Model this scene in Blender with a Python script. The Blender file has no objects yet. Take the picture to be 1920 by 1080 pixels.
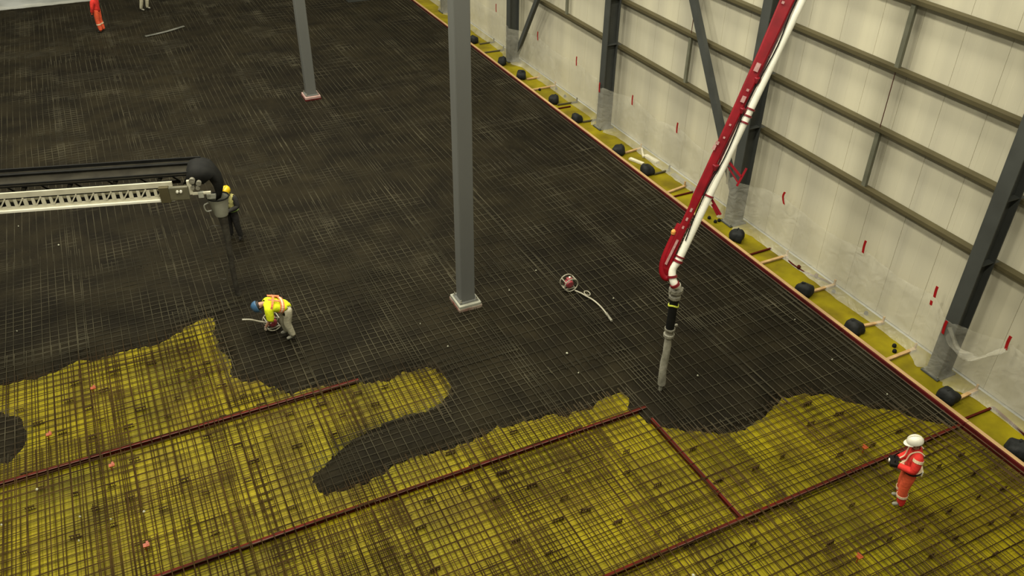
import bpy, bmesh, math, random
import numpy as np
from mathutils import Vector, Matrix, noise
random.seed(7)
sc = bpy.context.scene
COL = sc.collection
V = Vector

# ------------------------------------------------------------------ camera, world, lamps, exposure
CAM_H = 13.13
cd = bpy.data.cameras.new('camera'); cam = bpy.data.objects.new('camera', cd); COL.objects.link(cam)
cam.location = (0, 0, CAM_H)
cam.rotation_euler = (math.radians(55.169), math.radians(-0.692), math.radians(-25.814))
cd.sensor_fit = 'HORIZONTAL'; cd.sensor_width = 36.0; cd.lens = 36.0*1577.28/1920
cd.clip_start = 0.1; cd.clip_end = 300
sc.camera = cam
sc.view_settings.view_transform = 'Standard'; sc.view_settings.look = 'None'
sc.view_settings.gamma = 1.0; sc.view_settings.use_curve_mapping = False
sc.view_settings.exposure = -0.06
w = bpy.data.worlds.new('hall_air'); sc.world = w; w.use_nodes = True
w.node_tree.nodes['Background'].inputs[0].default_value = (0.95, 0.93, 0.78, 1)
w.node_tree.nodes['Background'].inputs[1].default_value = 0.20
for ix, x in enumerate((-6, 3, 11.5)):
    for iy, y in enumerate((1, 11, 21, 31, 42)):
        ld = bpy.data.lights.new('high_bay_lamp', 'AREA'); ld.shape = 'RECTANGLE'; ld.size = 2.2; ld.size_y = 1.0
        ld.energy = (1650 if x < 10 else 980)*(.75 if iy == 0 else 1); ld.color = (1.0, 0.95, 0.80)
        lo = bpy.data.objects.new('high_bay_lamp', ld); COL.objects.link(lo); lo.location = (x, y, 21.5)

# ------------------------------------------------------------------ materials
def srgb(r, g, b):
    f = lambda c: (c/255/12.92) if c/255 <= 0.04045 else ((c/255+0.055)/1.055)**2.4
    return (f(r), f(g), f(b), 1)
def lin(r, g, b): return (r, g, b, 1)
def mat(name, c1, c2=None, rough=0.6, metal=0.0, scale=3.0, bump=0.0, stretch=(1, 1, 1), detail=4, lo=0.35, hi=0.65, bscale=None, spec=None):
    m = bpy.data.materials.new(name); m.use_nodes = True; nt = m.node_tree; b = nt.nodes['Principled BSDF']
    b.inputs['Roughness'].default_value = rough; b.inputs['Metallic'].default_value = metal
    if spec is not None: b.inputs['Specular IOR Level'].default_value = spec
    if c2 is None: c2 = tuple(c*0.82 for c in c1[:3])+(1,)
    tc = nt.nodes.new('ShaderNodeTexCoord'); mp = nt.nodes.new('ShaderNodeMapping'); mp.inputs['Scale'].default_value = stretch
    n = nt.nodes.new('ShaderNodeTexNoise'); n.inputs['Scale'].default_value = scale; n.inputs['Detail'].default_value = detail
    r = nt.nodes.new('ShaderNodeValToRGB'); r.color_ramp.elements[0].position = lo; r.color_ramp.elements[1].position = hi
    r.color_ramp.elements[0].color = c2; r.color_ramp.elements[1].color = c1
    L = nt.links.new
    L(tc.outputs['Object'], mp.inputs[0]); L(mp.outputs[0], n.inputs['Vector']); L(n.outputs[0], r.inputs[0]); L(r.outputs[0], b.inputs['Base Color'])
    if bump:
        n2 = nt.nodes.new('ShaderNodeTexNoise'); n2.inputs['Scale'].default_value = bscale or scale*2; n2.inputs['Detail'].default_value = 3
        L(mp.outputs[0], n2.inputs['Vector'])
        bp = nt.nodes.new('ShaderNodeBump'); bp.inputs['Strength'].default_value = bump; bp.inputs['Distance'].default_value = 0.05
        L(n2.outputs[0], bp.inputs['Height']); L(bp.outputs[0], b.inputs['Normal'])
    return m
def multiply_noise(m, scale, dark, lo=0.35, hi=0.65, stretch=(1, 1, 1), tint=None):
    """large patches of another tone belonging to the surface itself"""
    nt = m.node_tree; b = nt.nodes['Principled BSDF']; src = b.inputs['Base Color'].links[0].from_socket
    tc = nt.nodes.new('ShaderNodeTexCoord'); mp = nt.nodes.new('ShaderNodeMapping'); mp.inputs['Scale'].default_value = stretch
    n = nt.nodes.new('ShaderNodeTexNoise'); n.inputs['Scale'].default_value = scale; n.inputs['Detail'].default_value = 5
    r = nt.nodes.new('ShaderNodeValToRGB'); r.color_ramp.elements[0].position = lo; r.color_ramp.elements[1].position = hi
    r.color_ramp.elements[0].color = tint or (dark, dark, dark, 1); r.color_ramp.elements[1].color = (1, 1, 1, 1)
    mx = nt.nodes.new('ShaderNodeMix'); mx.data_type = 'RGBA'; mx.blend_type = 'MULTIPLY'; mx.inputs[0].default_value = 1
    L = nt.links.new
    L(tc.outputs['Object'], mp.inputs[0]); L(mp.outputs[0], n.inputs['Vector']); L(n.outputs[0], r.inputs[0])
    L(src, mx.inputs[6]); L(r.outputs[0], mx.inputs[7]); L(mx.outputs[2], b.inputs['Base Color'])

M_CONC = mat('wet_concrete', lin(.0185, .0148, .0068), lin(.0100, .0080, .0038), rough=.75, scale=1.3, bump=.6, bscale=14, spec=.07)
multiply_noise(M_CONC, .22, .7, tint=(.62, .62, .66, 1))
M_YEL = mat('yellow_membrane', lin(.255, .207, .003), lin(.135, .102, .003), rough=.6, scale=1.1, bump=.25, bscale=3.5, spec=.15)
multiply_noise(M_YEL, .5, .8, lo=.3, hi=.6, tint=(.62, .66, .6, 1))
M_SLAB = mat('pale_slab', lin(.40, .41, .38), lin(.25, .26, .23), rough=.5, scale=.6, bump=.1)
M_PANEL = mat('cream_panel', lin(.57, .535, .385), lin(.43, .405, .305), rough=.5, scale=.75, stretch=(1, 1, .05), spec=.2, lo=.3, hi=.6)  # upright streaks put soft shade and reflection bands into the colour, with dirt
nt_ = M_PANEL.node_tree; mpn = [n for n in nt_.nodes if n.type == 'MAPPING'][0]; geo = nt_.nodes.new('ShaderNodeNewGeometry'); nt_.links.new(geo.outputs['Position'], mpn.inputs[0])
M_STEEL = mat('grey_paint', lin(.060, .064, .056), lin(.05, .053, .046), rough=.5, scale=2, spec=.3)
M_COLUMN = mat('pale_grey_paint', lin(.135, .138, .122), lin(.12, .122, .108), rough=.5, scale=1.2, spec=.3, stretch=(1, 1, .2))
M_GIRT = mat('galvanised_rail', lin(.085, .072, .034), lin(.07, .059, .028), rough=.6, scale=1.5, spec=.2)
M_STRUT = mat('dull_galvanised', lin(.16, .16, .11), lin(.12, .12, .08), rough=.5, scale=3)
M_TIMBER = mat('pale_timber', lin(.45, .29, .12), lin(.32, .20, .085), rough=.7, scale=6, stretch=(1, .2, 1))
M_REDPLY = mat('red_film_ply', lin(.085, .006, .006), lin(.05, .005, .004), rough=.55, scale=2.5, spec=.2)
M_PINK = mat('worn_pink_edge', lin(.11, .035, .018), lin(.06, .02, .01), rough=.6, scale=3)
M_STRIP = mat('red_joint_steel', lin(.085, .009, .004), lin(.042, .007, .003), rough=.7, scale=1.6, spec=.08)
M_BLACK = mat('black_plastic', lin(.018, .019, .017), lin(.010, .011, .010), rough=.7, scale=5, bump=.3, spec=.2)
M_RUBBER = mat('black_rubber', lin(.010, .0098, .0075), lin(.006, .006, .005), rough=.75, scale=5, spec=.15)
M_GREYRUB = mat('dusty_rubber', lin(.030, .027, .018), lin(.018, .016, .011), rough=.85, scale=2.5, spec=.1)
M_WHITE = mat('white_paint', lin(.84, .82, .68), lin(.76, .74, .60), rough=.35, scale=4)
M_RED = mat('red_paint', lin(.23, .003, .008), lin(.15, .002, .005), rough=.42, scale=3, spec=.22)
M_DKRED = mat('dark_red_paint', lin(.20, .008, .015), lin(.14, .006, .01), rough=.35, scale=3)
M_DECAL = mat('faded_decal', lin(.42, .24, .21), lin(.30, .15, .13), rough=.4, scale=12)
M_ORANGE = mat('orange_lens', lin(.8, .35, .08), rough=.3)
M_CAST = mat('splashed_metal', lin(.24, .23, .17), lin(.13, .12, .085), rough=.6, scale=9, bump=.4)
M_HOSE = mat('splashed_grey_hose', lin(.34, .325, .25), lin(.19, .18, .13), rough=.6, scale=5, bump=.4, stretch=(1, 1, .5))
M_DKHOSE = mat('dirty_dark_hose', lin(.06, .055, .04), lin(.028, .024, .017), rough=.6, scale=4, bump=.4)
M_LIME = mat('lime_band', lin(.5, .55, .05), rough=.5)
M_CREAMMETAL = mat('cream_aluminium', lin(.60, .57, .42), lin(.48, .455, .33), rough=.4, scale=3)
M_DARKBOX = mat('olive_grey_box', lin(.12, .11, .065), lin(.09, .085, .05), rough=.5, scale=4)
M_FUNNEL = mat('grey_white_plastic', lin(.36, .36, .28), lin(.27, .27, .21), rough=.5, scale=3)
M_PLANK = mat('white_board', lin(.62, .58, .42), lin(.5, .46, .32), rough=.6, scale=5)
M_TAPE = mat('red_tape', lin(.32, .006, .008), lin(.26, .005, .006), rough=.4, scale=5)
M_ORMARK = mat('orange_marker', lin(.32, .06, .006), lin(.22, .035, .005), rough=.5)
M_SPECK = mat('pale_grit', lin(.42, .42, .30), rough=.6)
M_SKIN = mat('skin', lin(.42, .22, .14), lin(.36, .18, .11), rough=.5, scale=8)
M_HAIR = mat('dark_hair', lin(.02, .015, .01), rough=.7)
M_EYE = mat('eye_dark', lin(.02, .02, .02), rough=.2)
def cloth(name, c, k=.8): return mat(name, lin(*c), lin(*(x*k for x in c)), rough=.85, scale=7, bump=.35, bscale=9)
M_REDCLOTH = cloth('red_work_jacket', (.62, .022, .012)); M_ORCLOTH = cloth('orange_red_trousers', (.74, .10, .03))
M_REFL = mat('reflective_band', lin(.75, .60, .40), lin(.62, .48, .30), rough=.4)
M_YVEST = cloth('fluorescent_yellow_vest', (.72, .80, .004)); M_PALECLOTH = cloth('cream_trousers', (.46, .43, .29))
M_CORAL = cloth('coral_band', (.78, .22, .09)); M_DARKCLOTH = cloth('dark_work_clothes', (.018, .016, .012))
M_PALEVEST = cloth('pale_yellow_vest', (.48, .44, .15)); M_GREENBAND = cloth('green_hem', (.22, .34, .07))
M_BROWNCLOTH = cloth('dark_brown_shirt', (.09, .035, .018)); M_BOOT = mat('grey_boot', lin(.30, .29, .22), lin(.16, .15, .11), rough=.6, scale=9)
M_GLOVE = mat('pale_glove', lin(.55, .45, .33), rough=.7); M_DKGLOVE = mat('dark_glove', lin(.03, .025, .025), rough=.7)
M_HATW = mat('white_helmet', lin(.75, .72, .58), rough=.3); M_HATY = mat('yellow_helmet', lin(.85, .56, .012), rough=.3)
M_HATB = mat('blue_helmet', lin(.05, .13, .24), rough=.3)
M_ENGINE = mat('red_engine', lin(.34, .05, .06), lin(.16, .03, .03), rough=.4, scale=12)
M_GUARD = mat('pale_guard_frame', lin(.38, .36, .26), lin(.28, .26, .19), rough=.4)

# steel bars: rusty where dry, grey with splashed cement where the concrete has been placed (attribute 'coated')
def bar_material():
    m = bpy.data.materials.new('steel_bar'); m.use_nodes = True; nt = m.node_tree; b = nt.nodes['Principled BSDF']
    b.inputs['Roughness'].default_value = .7; b.inputs['Specular IOR Level'].default_value = .15
    at = nt.nodes.new('ShaderNodeAttribute'); at.attribute_name = 'coated'
    tc = nt.nodes.new('ShaderNodeTexCoord'); n = nt.nodes.new('ShaderNodeTexNoise'); n.inputs['Scale'].default_value = .8
    r1 = nt.nodes.new('ShaderNodeValToRGB'); r1.color_ramp.elements[0].position = .38; r1.color_ramp.elements[1].position = .66
    r1.color_ramp.elements[0].color = lin(.026, .0135, .003); r1.color_ramp.elements[1].color = lin(.060, .034, .008)
    r2 = nt.nodes.new('ShaderNodeValToRGB'); r2.color_ramp.elements[0].position = .4; r2.color_ramp.elements[1].position = .68
    r2.color_ramp.elements[0].color = lin(.026, .0225, .0125); r2.color_ramp.elements[1].color = lin(.068, .060, .035)
    mx = nt.nodes.new('ShaderNodeMix'); mx.data_type = 'RGBA'; L = nt.links.new
    L(tc.outputs['Object'], n.inputs['Vector']); L(n.outputs[0], r1.inputs[0]); L(n.outputs[0], r2.inputs[0])
    L(at.outputs['Fac'], mx.inputs[0]); L(r1.outputs[0], mx.inputs[6]); L(r2.outputs[0], mx.inputs[7]); L(mx.outputs[2], b.inputs['Base Color'])
    return m
M_BAR = bar_material()
def film_material():
    m = bpy.data.materials.new('clear_polythene'); m.use_nodes = True; nt = m.node_tree
    b = nt.nodes['Principled BSDF']; b.inputs['Base Color'].default_value = lin(.62, .60, .48); b.inputs['Roughness'].default_value = .22
    out = nt.nodes['Material Output']; tr = nt.nodes.new('ShaderNodeBsdfTransparent'); mx = nt.nodes.new('ShaderNodeMixShader')
    tc = nt.nodes.new('ShaderNodeTexCoord'); n = nt.nodes.new('ShaderNodeTexNoise'); n.inputs['Scale'].default_value = .9; n.inputs['Detail'].default_value = 3
    mr = nt.nodes.new('ShaderNodeMapRange'); mr.inputs[1].default_value = .3; mr.inputs[2].default_value = .7; mr.inputs[3].default_value = .14; mr.inputs[4].default_value = .36
    n2 = nt.nodes.new('ShaderNodeTexNoise'); n2.inputs['Scale'].default_value = 2.6; n2.inputs['Distortion'].default_value = 1.2
    bp = nt.nodes.new('ShaderNodeBump'); bp.inputs['Strength'].default_value = .5; bp.inputs['Distance'].default_value = .08
    L = nt.links.new
    L(tc.outputs['Object'], n.inputs['Vector']); L(n.outputs[0], mr.inputs[0]); L(mr.outputs[0], mx.inputs[0])
    L(tc.outputs['Object'], n2.inputs['Vector']); L(n2.outputs[0], bp.inputs['Height']); L(bp.outputs[0], b.inputs['Normal'])
    L(tr.outputs[0], mx.inputs[1]); L(b.outputs[0], mx.inputs[2]); L(mx.outputs[0], out.inputs[0])
    return m
M_FILM = film_material()

# ------------------------------------------------------------------ helpers
class MB:
    def __init__(s): s.v = []; s.f = []
    def add(s, vs, fs):
        o = len(s.v); s.v += [tuple(v) for v in vs]; s.f += [tuple(i+o for i in f) for f in fs]; return s
    def box(s, c, d, rot=None):
        c = V(c); h = V(d)/2; vs = []
        for x in (-1, 1):
            for y in (-1, 1):
                for z in (-1, 1):
                    q = V((x*h.x, y*h.y, z*h.z)); q = rot @ q if rot else q; vs.append(c+q)
        return s.add(vs, [(0, 1, 3, 2), (4, 6, 7, 5), (0, 4, 5, 1), (2, 3, 7, 6), (0, 2, 6, 4), (1, 5, 7, 3)])
    def beam(s, a, b, wd, ht, up=(0, 0, 1), wd2=None, ht2=None):
        a = V(a); b = V(b); d = (b-a).normalized(); r = d.cross(V(up))
        if r.length < 1e-4: r = V((1, 0, 0))
        r.normalize(); u = r.cross(d); wd2 = wd2 or wd; ht2 = ht2 or ht; vs = []
        for p, ww, hh in ((a, wd, ht), (b, wd2, ht2)):
            for i, j in ((-1, -1), (1, -1), (1, 1), (-1, 1)): vs.append(p+r*i*ww/2+u*j*hh/2)
        return s.add(vs, [(0, 3, 2, 1), (4, 5, 6, 7), (0, 1, 5, 4), (1, 2, 6, 5), (2, 3, 7, 6), (3, 0, 4, 7)])
    def tube(s, pts, rad, n=8, cap=True, flat=1.0):
        pts = [V(p) for p in pts]; k = len(pts); rs = rad if isinstance(rad, (list, tuple)) else [rad]*k
        d = (pts[1]-pts[0]).normalized(); ref = V((0, 0, 1)) if abs(d.z) < .9 else V((1, 0, 0)); u = d.cross(ref).normalized(); vs = []
        for i, p in enumerate(pts):
            t = (pts[min(i+1, k-1)]-pts[max(i-1, 0)]).normalized(); u = (u-t*u.dot(t)).normalized(); w_ = t.cross(u)
            for j in range(n):
                a = 2*math.pi*j/n; vs.append(p+(u*math.cos(a)+w_*math.sin(a)*flat)*rs[i])
        fs = [(i*n+j, i*n+(j+1) % n, (i+1)*n+(j+1) % n, (i+1)*n+j) for i in range(k-1) for j in range(n)]
        if cap and n > 5:      # caps get their own vertices so that the smooth sides stay true
            vs += vs[:n]+vs[(k-1)*n:k*n]; fs += [tuple(k*n+j for j in range(n-1, -1, -1)), tuple((k+1)*n+j for j in range(n))]
        elif cap: fs += [tuple(range(n-1, -1, -1)), tuple((k-1)*n+j for j in range(n))]
        return s.add(vs, fs)
    def lathe(s, prof, c=(0, 0, 0), n=20, sx=1, sy=1, rot=None):
        c = V(c); vs = []; k = len(prof)
        for r, z in prof:
            for j in range(n):
                a = 2*math.pi*j/n; q = V((r*math.cos(a)*sx, r*math.sin(a)*sy, z)); q = rot @ q if rot else q; vs.append(c+q)
        fs = [(i*n+j, i*n+(j+1) % n, (i+1)*n+(j+1) % n, (i+1)*n+j) for i in range(k-1) for j in range(n)]
        fs += [tuple(range(n-1, -1, -1)), tuple((k-1)*n+j for j in range(n))]
        return s.add(vs, fs)
    def mesh(s, name, m, smooth=False):
        me = bpy.data.meshes.new(name); me.from_pydata(s.v, [], s.f); me.update()
        if m: me.materials.append(m)
        if smooth: me.polygons.foreach_set('use_smooth', [True]*len(me.polygons))
        return me
    def obj(s, name, m, parent=None, smooth=False, bevel=0, loc=None):
        o = bpy.data.objects.new(name, s.mesh(name, m, smooth)); COL.objects.link(o)
        if parent: o.parent = parent
        if loc: o.location = loc
        if bevel:
            b = o.modifiers.new('bevel', 'BEVEL'); b.width = bevel; b.segments = 2
        return o
def tag(o, label, cat=None, group=None, kind=None):
    if label: o['label'] = label
    if cat: o['category'] = cat
    if group: o['group'] = group
    if kind: o['kind'] = kind
    return o
def thing(name, label, cat, loc=(0, 0, 0), rz=0, group=None):
    o = bpy.data.objects.new(name, None); o.empty_display_size = .2; COL.objects.link(o)
    o.location = loc; o.rotation_euler = (0, 0, rz); return tag(o, label, cat, group)
def arc(a, b, c, n=8):
    a, b, c = V(a), V(b), V(c); return [(a*(1-t)**2+b*2*t*(1-t)+c*t*t) for t in [i/n for i in range(n+1)]]
def smooth_path(pts, n=6):
    pts = [V(p) for p in pts]; out = []
    for i in range(len(pts)-1):
        p0 = pts[max(i-1, 0)]; p1 = pts[i]; p2 = pts[i+1]; p3 = pts[min(i+2, len(pts)-1)]
        for k in range(n):
            t = k/n; out.append(.5*((2*p1)+(p2-p0)*t+(2*p0-5*p1+4*p2-p3)*t*t+(3*p1-p0-3*p2+p3)*t**3))
    return out+[pts[-1]]

# ------------------------------------------------------------------ concrete outline (plan coordinates, metres)
FORM_X = 15.05
EDGE = [(-7.59, 19.00), (-5.71, 18.51), (-4.10, 18.30), (-3.44, 18.19), (-2.98, 18.21), (-2.39, 18.52), (-2.16, 18.37), (-1.81, 18.36), (-1.08, 18.36), (-0.46, 18.35), (0.03, 18.67), (0.59, 18.95), (0.78, 18.89), (0.66, 18.45), (0.60, 17.69), (0.74, 17.02), (0.71, 16.32), (0.96, 16.00), (1.28, 15.93), (1.61, 15.36), (1.90, 15.11), (2.25, 15.19), (2.66, 15.06), (3.18, 14.90), (3.70, 14.72), (4.21, 14.69), (4.57, 14.75), (5.01, 14.68), (5.25, 14.37), (5.28, 13.98), (5.14, 13.70), (4.88, 13.50), (4.63, 13.42), (4.27, 13.40), (3.84, 13.44), (3.47, 13.43), (3.14, 13.37), (2.74, 13.26), (2.46, 13.11), (2.08, 12.91), (1.90, 12.73), (1.67, 12.64), (1.60, 12.38), (1.62, 12.03), (1.79, 11.87), (2.19, 11.80), (2.64, 11.83), (2.99, 11.86), (3.35, 12.05), (3.65, 12.07), (3.89, 12.06), (4.23, 12.02), (4.58, 11.98), (5.21, 12.00), (5.73, 12.15), (6.00, 12.04), (6.50, 11.99), (6.86, 12.03), (7.23, 11.84), (7.90, 11.81), (8.38, 11.92), (8.77, 11.96), (8.83, 11.77), (8.55, 11.45), (8.71, 11.09), (8.83, 10.74), (9.33, 10.34), (9.82, 10.03), (10.34, 9.77), (10.76, 9.74), (11.27, 9.85), (11.63, 10.07), (12.08, 10.14), (12.59, 10.09), (13.07, 9.91), (13.36, 9.54), (13.62, 9.14), (14.09, 8.80), (14.41, 8.33), (14.96, 7.79), (15.60, 6.95)]
BLOB = [(-4.74, 17.72), (-4.10, 17.40), (-3.78, 17.14), (-3.55, 16.73), (-3.48, 16.26), (-3.63, 15.76), (-3.89, 15.49), (-4.67, 15.58)]
POLY = EDGE + [(20, 8), (20, 60), (-30, 60), (-30, EDGE[0][1])]
def sdist(P, poly):
    """signed distance to a closed polygon, positive inside"""
    P = np.asarray(P, float); A = np.array(poly, float); B = np.roll(A, -1, axis=0)
    best = np.full(len(P), 1e9); ins = np.zeros(len(P), bool)
    for a, b in zip(A, B):
        ab = b-a; L2 = max(ab@ab, 1e-9); t = np.clip(((P-a)@ab)/L2, 0, 1); d = np.hypot(*(P-a-t[:, None]*ab).T); best = np.minimum(best, d)
        c = (a[1] > P[:, 1]) != (b[1] > P[:, 1])
        if abs(b[1]-a[1]) > 1e-9:
            xi = a[0]+(P[:, 1]-a[1])*(b[0]-a[0])/(b[1]-a[1]); ins ^= c & (P[:, 0] < xi)
    return np.where(ins, best, -best)
def conc_d(P):
    P = np.asarray(P, float)
    wob = np.array([noise.noise(V((x*3.1, y*3.1, 0)))*.09+noise.noise(V((x*9, y*9, 4)))*.08 if y < 24 else 0 for x, y in P])
    return np.maximum(sdist(P, POLY), sdist(P, BLOB)-.02)+wob

# ------------------------------------------------------------------ setting: ground, membrane, wall
s = MB(); s.box((4, 32, -.12), (60, 80, .2))
tag(s.obj('floor', M_SLAB), 'pale grey slab running on beyond the far edge of the pour', kind='structure')
nx, ny = 118, 236
s = MB(); X0, X1, Y0, Y1 = -7.5, 16.52, 2.0, 49.35
vs = []
for j in range(ny+1):
    for i in range(nx+1):
        x = X0+(X1-X0)*i/nx; y = Y0+(Y1-Y0)*j/ny
        z = .004+.010*abs(noise.noise(V((x*1.3, y*.8, 0))))+.012*max(0, noise.noise(V((x*.5, y*2.5, 7))))
        vs.append((x, y, z))
s.add(vs, [(j*(nx+1)+i, j*(nx+1)+i+1, (j+1)*(nx+1)+i+1, (j+1)*(nx+1)+i) for j in range(ny) for i in range(nx)])
tag(s.obj('membrane', M_YEL, smooth=True), 'yellow plastic membrane spread under the steel bars and along the wall', 'membrane')

# concrete
def strip_grid(xs, ys):
    P = np.array([(x, y) for y in ys for x in xs]); return P
ys = list(np.arange(6.0, 23.0, .075))+list(np.arange(23.0, 49.45, .22))
xs = list(np.arange(-7.4, FORM_X+.001, .0755)); xs[-1] = FORM_X-.001
P = strip_grid(xs, ys); D = conc_d(P)
Z = []
for (x, y), d in zip(P, D):
    t = min(max((d+.03)/.42, 0), 1); t = t*t*(3-2*t)
    lump = noise.noise(V((x*2.2, y*2.2, 1)))*.016+noise.noise(V((x*7, y*7, 3)))*.008+noise.noise(V((x*.35, y*.35, 9)))*.014
    far = min(max((y-15)/9, 0), 1); Z.append(-.012+(.137+.033*far)*t+lump*t*(1-.35*far))
nxg = len(xs); keep = D > -.06
me = bpy.data.meshes.new('concrete')
fs = []
for j in range(len(ys)-1):
    for i in range(nxg-1):
        q = (j*nxg+i, j*nxg+i+1, (j+1)*nxg+i+1, (j+1)*nxg+i)
        if keep[q[0]] or keep[q[1]] or keep[q[2]] or keep[q[3]]: fs.append(q)
used = sorted({i for f in fs for i in f}); mp_ = {o: n for n, o in enumerate(used)}
me.from_pydata([(P[i][0], P[i][1], Z[i]) for i in used], [], [tuple(mp_[i] for i in f) for f in fs]); me.update()
me.materials.append(M_CONC); me.polygons.foreach_set('use_smooth', [True]*len(me.polygons))
conc = bpy.data.objects.new('concrete', me); COL.objects.link(conc)
tag(conc, 'dark wet concrete poured over the steel with a ragged front edge', 'concrete', kind='stuff')

# wall: cream cladding panels, each a piece
wr = MB().box((16.72, 26, 5.5), (.12, 52, 11.4)).obj('wall_right', M_PANEL); tag(wr, 'cream metal clad wall on the right of the hall', kind='structure')
pm = MB(); pw = 1.12
prof = [(-pw/2+.001, -.010), (-pw/2+.006, -.02), (-.25, -.02), (-.24, -.018), (-.05, -.018), (-.04, -.02), (.25, -.02), (.26, -.018), (.42, -.018), (.43, -.02), (pw/2-.006, -.02), (pw/2-.001, -.010)]
vs = []
for z in (0, 11.2): vs += [(x, y, z) for y, x in prof]
n = len(prof); pm.add(vs, [(i, i+1, n+i+1, n+i) for i in range(n-1)])
pme = pm.mesh('cladding_panel', M_PANEL)
for i in range(40):
    o = bpy.data.objects.new('cladding_panel', pme); COL.objects.link(o); o.parent = wr; o.location = (16.645, 4.6+pw*i, 0)

# ------------------------------------------------------------------ wall steelwork
COLS_Y = (9.40, 17.25, 25.05, 32.95, 40.8)
GIRTS = (3.15, 4.75, 6.25, 7.82, 9.4)
girt_names = ('lowest', 'second lowest', 'third', 'fourth', 'topmost')
def wall_column(y, label):
    t = thing('wall_column', label, 'column', (0, y, 0))
    s = MB(); s.box((15.915, 0, 5.55), (.03, .34, 11.0)); s.obj('front_flange', M_STEEL, t)
    s = MB(); s.box((16.335, 0, 5.55), (.03, .34, 11.0)); s.obj('rear_flange', M_STEEL, t)
    s = MB(); s.box((16.125, 0, 5.55), (.39, .025, 11.0)); s.obj('web', M_STEEL, t)
    for g in GIRTS:
        s = MB(); s.box((16.125, -.09, g+.05), (.385, .15, .018)); s.box((16.125, .09, g+.05), (.385, .15, .018)); s.obj('stiffener', M_STEEL, t)
        s = MB(); s.box((16.45, 0, g), (.2, .3, .014)); s.box((16.36, 0, g-.07), (.02, .3, .14)); s.obj('rail_cleat', M_STEEL, t)
    s = MB(); s.box((16.12, 0, .035), (.62, .50, .035)); s.obj('base_plate', M_STEEL, t)
    for dx in (-.26, .26):
        for dy in (-.2, .2):
            s = MB(); s.lathe([(.02, .05), (.02, .10), (.034, .10), (.034, .075)][:2], (16.12+dx, dy, 0), 6); s.obj('anchor_bolt', M_STRUT, t)
    return t
wall_column(COLS_Y[0], 'grey steel wall column nearest the camera, far right of the frame')
wall_column(COLS_Y[1], 'grey steel wall column just behind the red boom')
wall_column(COLS_Y[2], 'grey steel wall column left of the boom, red tape above its plastic wrap')
wall_column(COLS_Y[3], 'grey steel wall column with a diagonal brace meeting its wrapped foot on the right')
wall_column(COLS_Y[4], 'grey steel wall column half hidden behind the tall free-standing column')
for k, g in enumerate(GIRTS):
    s = MB(); y0, y1 = 4.2, 49; yc, ly = (y0+y1)/2, y1-y0
    s.box((16.48, yc, g), (.20, ly, .012)); s.box((16.382, yc, g-.04), (.010, ly, .09)); s.box((16.578, yc, g-.04), (.010, ly, .09)); s.box((16.392, yc, g-.085), (.03, ly, .008))
    if k < 4 or True:
        tag(s.obj('wall_rail', M_GIRT), '%s long olive-grey horizontal rail across the cream wall' % girt_names[k], 'rail')
def strut(y, k, label, thin=False):
    z0, z1 = GIRTS[k], GIRTS[k+1]
    s = MB()
    if thin:
        s.tube([(16.45, y, z0), (16.45, y, z1)], .012, 6); o = s.obj('tie_rod', M_PINK); tag(o, label, 'rod')
    else:
        s.box((16.43, y, (z0+z1)/2-.05), (.012, .12, z1-z0-.1)); s.box((16.47, y-.055, (z0+z1)/2-.05), (.08, .012, z1-z0-.1)); s.box((16.47, y+.055, (z0+z1)/2-.05), (.08, .012, z1-z0-.1))
        o = s.obj('rail_strut', M_STRUT); tag(o, label, 'strut')
strut(13.2, 0, 'short upright strut between the two lowest rails right of the boom')
strut(13.2, 1, 'thin reddish rod between second and third rails right of the boom', True)
strut(13.2, 2, 'upright strut between third and fourth rails right of the boom')
strut(20.95, 0, 'short upright strut between the lowest rails left of the boom')
strut(20.95, 1, 'thin rod above the strut left of the boom', True)
strut(28.85, 0, 'short upright strut at the top edge between the two middle wall columns')
def wall_brace(a, b, label, wd=.27):
    t = thing('diagonal_brace', label, 'brace', (16.2, (a[1]+b[1])/2, a[2]))
    o = MB().beam(a, b, wd, .14, up=(1, 0, 0)).obj('brace_tube', M_STEEL, None); o.parent = t; o.matrix_parent_inverse = Matrix.Translation(-V(t.location))
    o = MB().box((a[0], a[1]-.1, a[2]-.05), (.02, .3, .35)).obj('gusset', M_STEEL, None); o.parent = t; o.matrix_parent_inverse = Matrix.Translation(-V(t.location))
wall_brace((16.18, 17.55, 1.0), (16.18, 23.0, 9.4), 'dark diagonal brace rising left from the column behind the boom')
wall_brace((16.18, 32.65, .35), (16.18, 28.0, 7.6), 'grey diagonal brace leaning right from a wrapped column foot at the top', .2)

# ------------------------------------------------------------------ free-standing columns
def hall_column(x, y, label, padm, linm):
    t = thing('hall_column', label, 'column', (x, y, 0))
    wx, wy = .39, .36
    MB().box((0, 0, 7.3), (wx, wy, 14.0)).obj('shaft', M_COLUMN, t, bevel=.025)
    MB().box((0, 0, .315), (.52, .50, .03)).obj('base_plate', M_COLUMN, t)
    s = MB(); s.box((0, 0, .15), (.62, .66, .30)); s.obj('concrete_pad', padm, t, bevel=.02)
    s = MB()
    for a, b, c, d in ((0, -.335, .64, .02), (0, .335, .64, .02), (-.315, 0, .02, .66), (.315, 0, .02, .66)): s.box((a, b, .115), (c, d, .19))
    s.obj('pad_lining', linm, t)
    for dx in (-.22, .22):
        for dy in (-.21, .21):
            s = MB(); s.lathe([(.03, 0), (.03, .03), (.016, .03), (.016, .08)], (dx, dy, .33), 6); s.obj('anchor_nut', M_CAST, t)
    return t
M_PADEDGE = mat('stained_pad_edge', lin(.33, .27, .20), lin(.16, .05, .035), rough=.6, scale=2.2)
hall_column(6.87, 16.64, 'tall grey square steel column standing in the poured concrete at centre', M_FUNNEL, M_PADEDGE)
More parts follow.
